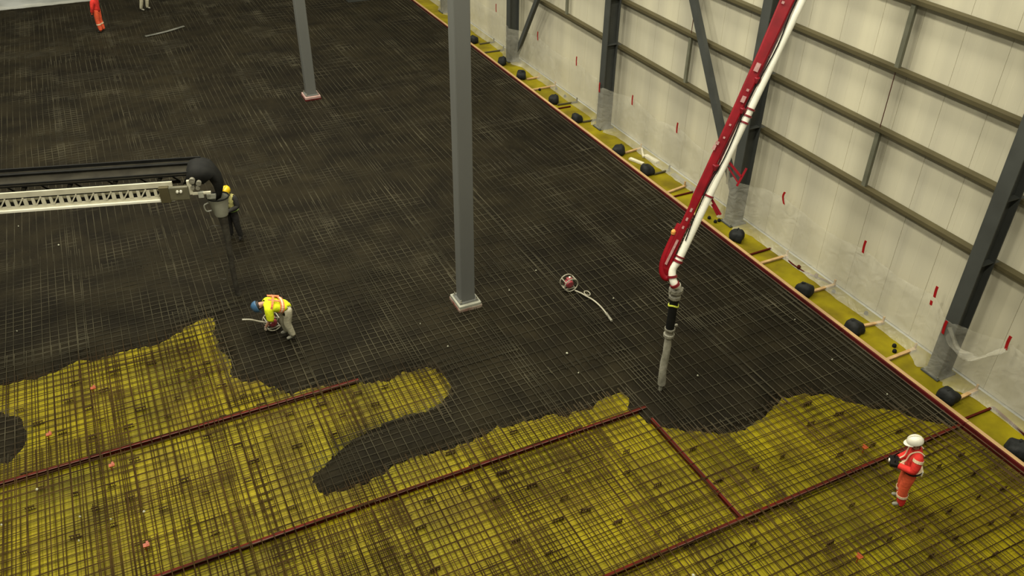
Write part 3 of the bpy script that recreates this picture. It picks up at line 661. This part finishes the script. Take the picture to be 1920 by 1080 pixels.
# end gear
MB().box((-.04, .05, z0+.19), (.62, .10, .36)).obj('control_box', M_DARKBOX, cv, bevel=.03)
MB().box((.20, .07, z0+.19), (.22, .12, .40)).obj('control_box_door', M_GIRT, cv, bevel=.01)
for dx in (-.10, -.02): MB().tube([(dx-.08, .10, z0+.26), (dx-.08, .14, z0+.26)], .03, 10).obj('white_gauge', M_WHITE, cv)
MB().box((-.38, 0, z0+.30), (.10, .08, .36)).obj('end_post', M_CREAMMETAL, cv); MB().box((-.62, .03, z0+.14), (.42, .06, .05)).obj('end_bracket', M_CREAMMETAL, cv)
MB().box((-.60, .03, z0+.10), (.12, .08, .14)).obj('end_bracket_plate', M_FUNNEL, cv)
for (dx, dz, r) in ((-.46, .47, .07), (-.60, .40, .06), (-.56, .28, .05), (-.44, .30, .05)): MB().tube([(dx, .06, z0+dz), (dx, -.05, z0+dz)], r, 12).obj('fitting', M_CAST, cv, smooth=True)
MB().tube([(-.5, -.12, z1-.05), (-.5, -.80, z1-.05)], .14, 16).obj('head_pulley', M_CAST, cv, smooth=True)
# black rubber hood bending over the pulley into the funnel
s = MB(); vs = []; hp = [(-.35, .14), (-.50, .18), (-.66, .18), (-.80, .12), (-.92, .0), (-1.0, -.18), (-1.02, -.42), (-.98, -.58)]
for hx_, hz_ in hp:
    for yy, dz in ((.02, -.24), (.05, -.03), (.18, .04), (.5, .06), (.78, .02), (.86, -.2)):
        k = .93 if hz_ > .1 else .62; vs.append((hx_+(.12 if yy in (.02, .86) else 0), FY*(.44+(yy-.44)*k), z1+hz_+dz*(1 if hz_ > .1 else .3)))
s.add(vs, [(i*6+j, i*6+j+1, i*6+7+j, i*6+6+j) for i in range(len(hp)-1) for j in range(5)])
o = s.obj('rubber_hood', M_RUBBER, cv, smooth=True); so = o.modifiers.new('th', 'SOLIDIFY'); so.thickness = .03
# funnel (lip, throat, handle)
fx, fy = -.89, FY*.38
s = MB(); n = 24; prof = [(.15, 2.58), (.17, 2.64), (.24, 3.04), (.262, 3.10), (.248, 3.10), (.225, 3.02), (.14, 2.63)]
s.lathe(prof[:4]+prof[4:], (fx, fy, 0), n, sy=.9); s.f = s.f[:-2]; s.obj('funnel', M_FUNNEL, cv, smooth=True)
s = MB(); s.tube([(fx+.26*math.cos(a), fy+.235*math.sin(a), 3.10) for a in [i*math.pi/12 for i in range(25)]], .018, 6); s.obj('funnel_rim', M_RUBBER, cv)
MB().box((fx+.10, fy+.16, 3.20), (.26, .05, .14)).obj('funnel_inlet_panel', M_FUNNEL, cv, bevel=.02)
s = MB(); s.tube(smooth_path([(fx+.23, fy+.06, 2.98), (fx+.35, fy+.08, 2.92), (fx+.32, fy+.08, 2.76), (fx+.20, fy+.06, 2.76)], 4), .018, 6); s.obj('funnel_handle', M_FUNNEL, cv)
pts = [(fx+.02*math.sin(z*2.2), fy, z) for z in (2.62, 2.3, 2.0, 1.7, 1.4, 1.1, .8, .5, .3, .12)]
MB().tube(pts, [.125, .10, .085, .078, .075, .07, .07, .068, .07, .075], 12).obj('drop_hose', M_DKHOSE, cv, smooth=True)
MB().tube([(fx, fy-.07, .68), (fx+.01, fy-.075, .22)], .03, 6).obj('pale_patch', M_CAST, cv, smooth=True)  # paler strip low on the hose
# control cable loop
s = MB(); s.tube(smooth_path([(fx+.10, fy+.12, 2.35), (fx+.34, fy+.14, 2.30), (fx+.42, fy+.14, 1.7), (fx+.40, fy+.16, .95), (fx+.20, fy+.14, .78), (fx+.10, fy+.12, 1.2)], 5), .009, 5); s.obj('rope', M_DKHOSE, cv)

# ------------------------------------------------------------------ people
def seg_d(p, a, b):
    ab = b-a; t = max(0, min(1, (p-a).dot(ab)/max(ab.length_squared, 1e-9))); return (p-(a+ab*t)).length
def make_person(label, loc, rz, J, cloth_map, hat=None, hat_tilt=None, glove=M_GLOVE, shells=(), scale=1.0, curl=1.0, look=None):
    """J: joints in local metres (x right, y forward, z up)"""
    t = thing('person', label, 'person', loc, rz); t.scale = (scale,)*3
    J = {k: V(v) for k, v in J.items()}
    N = []; E = []; idx = {}
    def add(name, p, r, par=None):
        N.append((V(p), r)); idx[name] = len(N)-1
        if par is not None: E.append((idx[par], idx[name]))
    up_ = (J['neck']-J['pelvis']).normalized()
    add('pelvis', J['pelvis'], (.155, .125))
    add('waist', J['pelvis'].lerp(J['neck'], .35), (.145, .115), 'pelvis')
    add('chest', J['pelvis'].lerp(J['neck'], .74), (.175, .135), 'waist')
    add('neck', J['neck'], (.062, .062), 'chest')
    hd = (J['head']-J['neck']).normalized()
    add('head', J['head'], (.088, .098), 'neck'); add('crown', J['head']+hd*.085, (.062, .07), 'head')
    for sd in 'LR':
        add('sh'+sd, J['sh'+sd], (.075, .075), 'chest'); add('el'+sd, J['el'+sd], (.050, .050), 'sh'+sd); add('wr'+sd, J['wr'+sd], (.034, .034), 'el'+sd)
        hdv = (J['wr'+sd]-J['el'+sd]).normalized(); add('pm'+sd, J['wr'+sd]+hdv*.07, (.040, .026), 'wr'+sd)
        add('hp'+sd, J['hp'+sd], (.095, .10), 'pelvis'); add('kn'+sd, J['kn'+sd], (.066, .070), 'hp'+sd); add('cf'+sd, J['kn'+sd].lerp(J['an'+sd], .35), (.060, .064), 'kn'+sd)
        add('an'+sd, J['an'+sd], (.046, .048), 'cf'+sd); add('toe'+sd, J['toe'+sd], (.042, .034), 'an'+sd)
    def skin(N, E, name, lvl, root=0):
        me = bpy.data.meshes.new(name); me.from_pydata([n[0] for n in N], E, []); o = bpy.data.objects.new(name, me); COL.objects.link(o)
        sm = o.modifiers.new('skin', 'SKIN'); sm.use_smooth_shade = True; sm.branch_smoothing = .4
        for i, n in enumerate(N): me.skin_vertices[0].data[i].radius = n[1]; me.skin_vertices[0].data[i].use_root = (i == root)
        ss = o.modifiers.new('sub', 'SUBSURF'); ss.levels = lvl; ss.render_levels = lvl
        dg = bpy.context.evaluated_depsgraph_get(); dg.update(); m2 = bpy.data.meshes.new_from_object(o.evaluated_get(dg)); bpy.data.objects.remove(o); return m2
    body = skin(N, E, 'body', 2)
    bm = bmesh.new(); bm.from_mesh(body)
    # hands: four curled fingers and a thumb per hand
    for sd in 'LR':
        wr_, el_ = J['wr'+sd], J['el'+sd]; f = (wr_-el_).normalized(); pm_ = wr_+f*.075
        inw = V((1 if sd == 'L' else -1, 0, 0)); inw = (inw-f*inw.dot(f)).normalized(); dn = f.cross(inw).normalized()
        if dn.z > 0: dn = -dn
        for q in range(4):
            ln = (.075, .085, .08, .062)[q]; b0 = pm_-f*.02+inw*(.030-.020*q); b1 = b0+f*.055; b2 = b1+(f*.6+dn*.7*curl).normalized()*ln*.45; b3 = b2+(dn-f*.3).normalized()*ln*.4*curl
            n2 = [(b0, (.010, .010)), (b1, (.0105, .0105)), (b2, (.0095, .0095)), (b3, (.008, .008))]; m3 = skin(n2, [(0, 1), (1, 2), (2, 3)], 'finger', 1); bm.from_mesh(m3)
        b0 = wr_+f*.02+inw*.025; b1 = b0+(f*.6+inw*.8).normalized()*.04; b2 = b1+(f*.8+dn*.4).normalized()*.03
        m3 = skin([(b0, (.012, .012)), (b1, (.012, .012)), (b2, (.010, .010))], [(0, 1), (1, 2)], 'thumb', 1); bm.from_mesh(m3)
    # nose, ears
    fw = V(look) if look else V((0, 1, 0)); fw = (fw-hd*fw.dot(hd)).normalized(); rt = fw.cross(hd).normalized(); hc = J['head']
    bmesh.ops.create_icosphere(bm, subdivisions=1, radius=.017, matrix=Matrix.Translation(hc+fw*.100-hd*.012))
    for k in (-1, 1): bmesh.ops.create_icosphere(bm, subdivisions=1, radius=.020, matrix=Matrix.Translation(hc+rt*k*.088-hd*.01))
    me = bpy.data.meshes.new('body'); bm.to_mesh(me); bm.free()
    mats = [M_SKIN]; 
    for m in cloth_map.values():
        if m not in mats: mats.append(m)
    if glove not in mats: mats.append(glove)
    for m in mats: me.materials.append(m)
    bones = [('torso', 'pelvis', 'waist'), ('torso', 'waist', 'chest'), ('torso', 'chest', 'shL'), ('torso', 'chest', 'shR'), ('torso', 'chest', 'neckb')]
    P_ = {k: N[i][0] for k, i in idx.items()}; P_['neckb'] = P_['chest'].lerp(P_['neck'], .75)
    for sd in 'LR': bones += [('arm', 'sh'+sd, 'el'+sd), ('fore', 'el'+sd, 'wr'+sd), ('hand', 'wr'+sd, 'pm'+sd), ('leg', 'hp'+sd, 'kn'+sd), ('leg', 'kn'+sd, 'an'+sd), ('foot', 'an'+sd, 'toe'+sd)]
    bones += [('head', 'neck', 'head'), ('head', 'head', 'crown'), ('leg', 'pelvis', 'hpL'), ('leg', 'pelvis', 'hpR')]
    lab = []
    for p in me.polygons:
        c = p.center; b = min(bones, key=lambda q: seg_d(c, P_[q[1]], P_[q[2]])/{'torso': 1.5, 'leg': 1.15, 'hand': .9}.get(q[0], 1)); 
        k = b[0]
        if k == 'fore' and (c-P_[b[2]]).length < .02: k = 'hand'
        lab.append(k); m = glove if k == 'hand' else cloth_map.get(k, M_SKIN); p.material_index = mats.index(m); p.use_smooth = True
    bo = bpy.data.objects.new('body', me); COL.objects.link(bo); bo.parent = t
    # clothes as shells over the body
    for nm, keys, m, off, cond in shells:
        b2 = bmesh.new(); b2.from_mesh(me); b2.faces.ensure_lookup_table(); b2.normal_update()
        kill = [f for f, k in zip(b2.faces, lab) if not (k in keys and (cond is None or cond(f.calc_center_median(), P_)))]
        nrm_ = {v.index: v.normal.copy() for v in b2.verts}
        for v in b2.verts: v.co += nrm_[v.index]*off
        bmesh.ops.delete(b2, geom=kill, context='FACES')
        if not b2.faces: b2.free(); continue
        m5 = bpy.data.meshes.new(nm); b2.to_mesh(m5); b2.free(); m5.materials.clear(); m5.materials.append(m)
        for p in m5.polygons: p.material_index = 0; p.use_smooth = True
        o = bpy.data.objects.new(nm, m5); COL.objects.link(o); o.parent = t; so = o.modifiers.new('th', 'SOLIDIFY'); so.thickness = .008; so.offset = 1
    # eyes, hair, helmet
    for k in (-1, 1):
        MB().lathe([(.004, -.011), (.011, 0), (.004, .011)], hc+fw*.088+rt*k*.032+hd*.008, 8).obj('eye', M_EYE, t)
    MB().tube([hc+fw*.094-hd*.045-rt*.022, hc+fw*.097-hd*.047, hc+fw*.094-hd*.045+rt*.022], .005, 6).obj('mouth', mat('lip', lin(.25, .08, .06)), t)
    R = Matrix((rt, fw, hd)).transposed()
    s = MB(); s.lathe([(.098, -.03), (.104, .01), (.09, .06), (.05, .09)], hc-fw*.014+hd*.012, 16, sy=1.08, rot=R); s.obj('hair', M_HAIR, t, smooth=True)
    if hat:
        hc2 = hc+hd*.035
        s = MB(); s.lathe([(.132, .0), (.132, .018), (.128, .05), (.115, .09), (.088, .122), (.05, .142), (.015, .148)], hc2, 20, sy=1.16, rot=R); o = s.obj('helmet', hat, t, smooth=True)
        s = MB(); vs = []
        for j in range(13):
            a = math.pi*(.08+.84*j/12); c_, s_ = math.cos(a), math.sin(a)
            vs += [hc2+R @ V((.128*c_, .146*s_, .008)), hc2+R @ V((.135*c_, .205*s_, -.006)), hc2+R @ V((.128*c_, .146*s_, .020))]
        s.add(vs, [(3*j, 3*j+1, 3*j+4, 3*j+3) for j in range(12)]+[(3*j+1, 3*j+2, 3*j+5, 3*j+4) for j in range(12)]); s.obj('peak', hat, o)
        s = MB(); s.tube([hc2+R @ V((0, .15*math.cos(a), .150*math.sin(a)+.004)) for a in [.35+i*(math.pi-.7)/8 for i in range(9)]], .016, 6, flat=.6); s.obj('ridge', hat, o)
    return t, P_
def band(t, a, b, f, r, wd, m, name='reflective_band'):
    a = V(a); b = V(b); d = (b-a).normalized(); c = a.lerp(b, f); MB().tube([c-d*wd/2, c+d*wd/2], r, 14, cap=False).obj(name, m, t).modifiers.new('th', 'SOLIDIFY').thickness = .008

STAND = dict(pelvis=(0, 0, .98), neck=(0, -.01, 1.47), head=(0, .035, 1.61), shL=(-.185, 0, 1.39), shR=(.185, 0, 1.39),
  elL=(-.27, .03, 1.12), elR=(.27, .03, 1.12), wrL=(-.12, .24, 1.06), wrR=(.12, .24, 1.06), hpL=(-.09, 0, .93), hpR=(.09, 0, .93),
  knL=(-.10, .03, .50), knR=(.11, .02, .50), anL=(-.11, -.02, .09), anR=(.12, -.03, .09), toeL=(-.13, .14, .045), toeR=(.15, .13, .045))
FZ = .165   # boots stand on the upper bars
# worker in red with a remote box
j1 = dict(STAND); j1.update(neck=(0, .05, 1.46), head=(0, .10, 1.60))
px1 = (11.98, 6.77, 0.16)
torso_hem = lambda c, P: c.z > .95
t1, P1 = make_person('person in red and orange work suit and white helmet standing on the bars at right', (px1[0], px1[1], FZ), math.radians(48), j1,
    {'torso': M_REDCLOTH, 'arm': M_REDCLOTH, 'fore': M_REDCLOTH, 'leg': M_ORCLOTH, 'foot': M_BOOT}, hat=M_HATW, glove=M_DKGLOVE, scale=1.0,
    shells=(('jacket', ('torso', 'arm', 'fore'), M_REDCLOTH, .022, lambda c, P: c.z > .98), ('trousers', ('leg',), M_ORCLOTH, .026, lambda c, P: c.z > .26), ('gaiters', ('leg',), M_REDCLOTH, .03, lambda c, P: c.z <= .30)))
for sd in 'LR':
    band(t1, P1['kn'+sd], P1['an'+sd], .45, .108, .055, M_REFL); band(t1, P1['sh'+sd], P1['el'+sd], .12, .098, .06, M_REFL)
s = MB(); s.tube([(.205*math.cos(a), .165*math.sin(a)+.005, 1.03) for a in [i*math.pi/10 for i in range(21)]], .03, 6, flat=.5); s.obj('reflective_hem', M_REFL, t1)
s = MB(); s.tube([(.21*math.cos(a), .172*math.sin(a)+.0, .965) for a in [i*math.pi/10 for i in range(21)]], .022, 6, flat=.7); s.obj('dark_belt', M_DARKCLOTH, t1)
MB().box((-.04, -.19, .93), (.09, .03, .12)).obj('white_pouch', M_WHITE, t1, bevel=.01)
for sx in (-1, 1):
    s = MB(); s.tube(smooth_path([(sx*.10, -.10, 1.42), (sx*.11, .02, 1.50), (sx*.10, .14, 1.40), (sx*.08, .17, 1.2), (sx*.07, .24, 1.10)], 4), .014, 6); s.obj('carrying_strap', M_REFL, t1)
rc = thing('remote_box', 'black remote control box held at the waist by the worker in red', 'remote control', (px1[0], px1[1], FZ), math.radians(48))
MB().box((0, .34, 1.045), (.26, .16, .09)).obj('casing', M_RUBBER, rc, bevel=.02)
for k in (-.07, .07): MB().lathe([(.01, 1.09), (.01, 1.13), (.018, 1.14), (.01, 1.155)], (k, .34, 0), 8).obj('joystick', M_RUBBER, rc)
MB().box((0, .43, 1.06), (.06, .02, .04)).obj('white_label', M_WHITE, rc)

# worker with yellow helmet behind the funnel
j2 = dict(STAND); j2.update(head=(-.02, .08, 1.60), neck=(0, .03, 1.46), wrL=(-.10, .27, 1.08), wrR=(.08, .27, 1.08), knL=(-.12, .02, .5), knR=(.13, .0, .5), anL=(-.15, -.03, .09), anR=(.17, -.05, .09), toeL=(-.17, .13, .045), toeR=(.2, .1, .045))
px2 = (2.04, 22.38, 0.16)
t2, P2 = make_person('person in dark clothes, pale yellow vest and yellow helmet standing behind the conveyor funnel', (px2[0], px2[1], FZ), math.radians(143), j2,
    {'torso': M_DARKCLOTH, 'arm': M_DARKCLOTH, 'fore': M_DARKCLOTH, 'leg': M_DARKCLOTH, 'foot': M_DARKCLOTH}, hat=M_HATY, scale=.99,
    shells=(('jacket', ('torso', 'arm', 'fore'), M_DARKCLOTH, .016, lambda c, P: c.z > .95), ('trousers', ('leg',), M_DARKCLOTH, .02, lambda c, P: c.z > .12),
            ('vest', ('torso',), M_PALEVEST, .030, lambda c, P: c.z > .98 and abs(c.x) > .055 and abs(c.x) < .17), ('vest_back', ('torso',), M_PALEVEST, .030, lambda c, P: c.z > .98 and c.y < 0 and abs(c.x) < .17)))
s = MB(); s.tube([(.20*math.cos(a), .16*math.sin(a), .985) for a in [i*math.pi/10 for i in range(21)]], .04, 6, flat=.5); s.obj('green_hem', M_GREENBAND, t2)
r2 = thing('remote_box', 'grey remote control box in the hands of the worker behind the funnel', 'remote control', (px2[0], px2[1], FZ), math.radians(143))
MB().box((0, .37, 1.03), (.22, .14, .09)).obj('casing', M_GREYRUB, r2, bevel=.02); MB().box((0, .445, 1.0), (.12, .01, .03)).obj('face_plate', M_FUNNEL, r2)

# bending worker with vibrator
fx3 = (2.40, 17.07, 0.16)
j3 = dict(pelvis=(0, .02, .93), neck=(0, .50, 1.12), head=(0, .64, 1.08), shL=(-.185, .44, 1.05), shR=(.185, .44, 1.05),
  elL=(-.24, .44, .78), elR=(.24, .40, .78), wrL=(-.16, .56, .56), wrR=(.16, .46, .55), hpL=(-.09, .0, .87), hpR=(.09, .0, .87),
  knL=(-.10, .07, .47), knR=(.12, .16, .46), anL=(-.11, -.02, .09), anR=(.13, .10, .09), toeL=(-.13, .15, .045), toeR=(.14, .26, .045))
t3, P3 = make_person('person in fluorescent yellow vest, cream trousers and blue helmet bending over a vibrator', (fx3[0], fx3[1]+.05, FZ), math.radians(84), j3,
    {'torso': M_YVEST, 'arm': M_YVEST, 'fore': M_SKIN, 'leg': M_PALECLOTH, 'foot': M_BOOT}, hat=M_HATB, look=(0, .6, -.9), scale=1.0,
    shells=(('vest', ('torso', 'arm'), M_YVEST, .035, lambda c, P: c.y > -.13), ('trousers', ('leg',), M_PALECLOTH, .022, lambda c, P: c.z > .13 and c.y > -.2)))
# coral bands on the vest: across the back, over shoulders
def torso_ring(t, f, rx, ry, tilt, m, wd, name='reflective_band'):
    a, b = P3['pelvis'], P3['neck']; d = (b-a).normalized(); r = V((1, 0, 0)); u = r.cross(d); c = a.lerp(b, f)
    pts = [c+r*rx*math.cos(q)+u*ry*math.sin(q)+d*tilt*math.cos(q) for q in [i*math.pi/10 for i in range(21)]]
    s = MB(); vs = []
    for q in pts: vs += [q-d*wd/2, q+d*wd/2]
    s.add(vs, [(2*i, 2*i+2, 2*i+3, 2*i+1) for i in range(20)]); s.obj(name, m, t).modifiers.new('th', 'SOLIDIFY').thickness = .008
torso_ring(t3, .36, .212, .18, .06, M_CORAL, .10); torso_ring(t3, .36, .216, .184, .06, M_REFL, .035, 'silver_band')
torso_ring(t3, .72, .250, .20, -.02, M_CORAL, .05)
for sd in (-1, 1):
    a, b = P3['pelvis'], P3['neck']; d = (b-a).normalized(); u = V((1, 0, 0)).cross(d)
    MB().beam(a.lerp(b, .4)+V((sd*.11, 0, 0))+u*.178, a.lerp(b, .95)+V((sd*.09, 0, 0))+u*.165, .05, .016, up=u).obj('shoulder_band', M_CORAL, t3)

def vibrator(name_label, loc, rz, hose_pts, hose_r=.022):
    t = thing('concrete_vibrator', name_label, 'vibrator', loc, rz)
    MB().lathe([(.09, -.10), (.115, -.06), (.115, .06), (.08, .10)], (0, 0, .17), 14, rot=Matrix.Rotation(math.pi/2, 3, 'X')).obj('engine', M_ENGINE, t, smooth=True)
    MB().box((.02, .03, .28), (.15, .12, .09)).obj('fuel_tank', M_ENGINE, t, bevel=.02)
    MB().lathe([(.028, .32), (.028, .35)], (.03, .03, 0), 10).obj('fuel_cap', M_WHITE, t)
    MB().lathe([(.05, -.12), (.05, -.10)], (0, 0, .17), 12, rot=Matrix.Rotation(math.pi/2, 3, 'X')).obj('recoil_cover', M_DECAL, t)
    for yy in (-.13, .13):
        MB().tube([(.20*math.cos(a), yy, .19+.19*math.sin(a)) for a in [i*math.pi/10 for i in range(21)]], .015, 6).obj('guard_hoop', M_GUARD, t)
    for a in (.6, 2.5, 3.9, 5.5):
        MB().tube([(.20*math.cos(a), -.13, .19+.19*math.sin(a)), (.20*math.cos(a), .13, .19+.19*math.sin(a))], .013, 6).obj('guard_bar', M_GUARD, t)
    for yy in (-.06, .06): MB().box((0, yy, .04), (.30, .03, .03)).obj('skid', M_GUARD, t)
    MB().tube(smooth_path(hose_pts, 5), hose_r, 8).obj('flexible_shaft', M_GUARD, t, smooth=True)
    return t
v1 = (2.05, 17.66, 0.16)
vibrator('red engine vibrator in a pale round guard held down by the bending worker', (v1[0], v1[1], FZ), math.radians(8), [(-.12, 0, .20), (-.32, .04, .30), (-.50, .08, .40), (-.68, .13, .44)], .024)
va, vb, vc_ = [(9.63, 16.04)][0], [(9.91, 15.55)][0], [(9.92, 14.29)][0]
rel = lambda q, z=.03: (q[0]-va[0], q[1]-va[1], z)
hp_ = [(9.72, 15.85), (9.81, 15.67), (9.87, 15.48), (9.94, 15.26), (9.97, 14.96), (9.95, 14.61), (9.91, 14.27)]
tv = vibrator('red engine vibrator lying alone on the poured steel with its pale hose stretched out', (va[0], va[1], FZ), 0, [rel(q) for q in hp_])
lp = rel(hp_[2], .05); MB().tube([(lp[0]+.07+.07*math.cos(a), lp[1]+.10+.11*math.sin(a), .05) for a in [i*math.pi/6 for i in range(13)]], .014, 6).obj('hose_loop', M_GUARD, tv)
e_ = rel(hp_[-1]); e2 = rel(hp_[-2]); MB().tube([e2, e_], .034, 8).obj('poker_head', M_CAST, tv, smooth=True)

# far workers at the top left
px4 = (-0.07, 43.81, 0.16)
j4 = dict(STAND); j4.update(wrL=(-.24, .12, .86), wrR=(.22, .16, .88))
t4, P4 = make_person('distant person in red and orange overalls at the top left beside the pale slab', (px4[0], px4[1], FZ), math.radians(60), j4,
    {'torso': M_ORCLOTH, 'arm': M_ORCLOTH, 'fore': M_ORCLOTH, 'leg': M_ORCLOTH, 'foot': M_DARKCLOTH}, hat=M_HATW, glove=M_DKGLOVE, scale=1.05,
    shells=(('jacket', ('torso', 'arm', 'fore'), M_REDCLOTH, .02, lambda c, P: c.z > .95), ('trousers', ('leg',), M_ORCLOTH, .025, lambda c, P: c.z > .13)))
for sd in 'LR': band(t4, P4['kn'+sd], P4['an'+sd], .3, .105, .05, M_REFL)
px5 = (2.23, 46.55, 0.16)
j5 = dict(STAND); j5.update(knL=(-.10, .2, .52), anL=(-.10, .12, .14), toeL=(-.1, .28, .09), knR=(.10, .0, .5), anR=(.10, -.12, .10), toeR=(.10, .05, .045))
make_person('distant person in pale trousers, only a leg showing at the top edge', (px5[0]-.12, px5[1], FZ), math.radians(-120), j5,
    {'torso': M_DARKCLOTH, 'arm': M_DARKCLOTH, 'fore': M_DARKCLOTH, 'leg': M_PALECLOTH, 'foot': M_BOOT}, hat=M_HATW,
    shells=(('trousers', ('leg',), M_PALECLOTH, .02, lambda c, P: c.z > .13),))

# far edge: crumpled plastic, puddle streak, low crate
s = MB(); vs = []; n1, n2 = 30, 8
for i in range(n1+1):
    for j in range(n2+1):
        x = -5.5+8.5*i/n1; y = 48.75+1.5*j/n2+.25*noise.noise(V((x, 0, 3))); vs.append((x, y, .06+.16*abs(noise.noise(V((x*1.5, y*2.2, 2))))))
s.add(vs, [(i*(n2+1)+j, (i+1)*(n2+1)+j, (i+1)*(n2+1)+j+1, i*(n2+1)+j+1) for i in range(n1) for j in range(n2)])
tag(s.obj('plastic_strip', M_FILM, smooth=True), 'crumpled clear plastic strip along the far edge of the pour, top left', 'plastic sheet')
M_WET = mat('wet_sheen', lin(.14, .14, .115), lin(.06, .06, .045), rough=.3, scale=2.5)  # paler grey stands in for the puddle's shine
a_ = [(1.67, 42.28)][0]; b_ = [(3.52, 43.09)][0]
s = MB(); s.tube(smooth_path([(a_[0], a_[1], .19), ((a_[0]+b_[0])/2, (a_[1]+b_[1])/2-.1, .19), (b_[0], b_[1], .19)], 5), .09, 8, flat=.3); tag(s.obj('puddle_streak', M_WET, smooth=True), 'shiny grey wet streak on the far concrete near the top left', 'puddle')  # flat tube made up for a shiny puddle streak, sheen put into colour
cx, cy = [(12.49, 43.79)][0]
t = thing('low_crate', 'low grey-green crate at the top edge between the two columns', 'crate', (cx, cy+.25, .14))
MB().box((0, 0, .14), (1.25, .5, .26)).obj('crate_body', M_STEEL, t, bevel=.02); MB().box((0, 0, .285), (1.32, .56, .03)).obj('crate_lid', M_STEEL, t)
print('objects', len(bpy.data.objects))
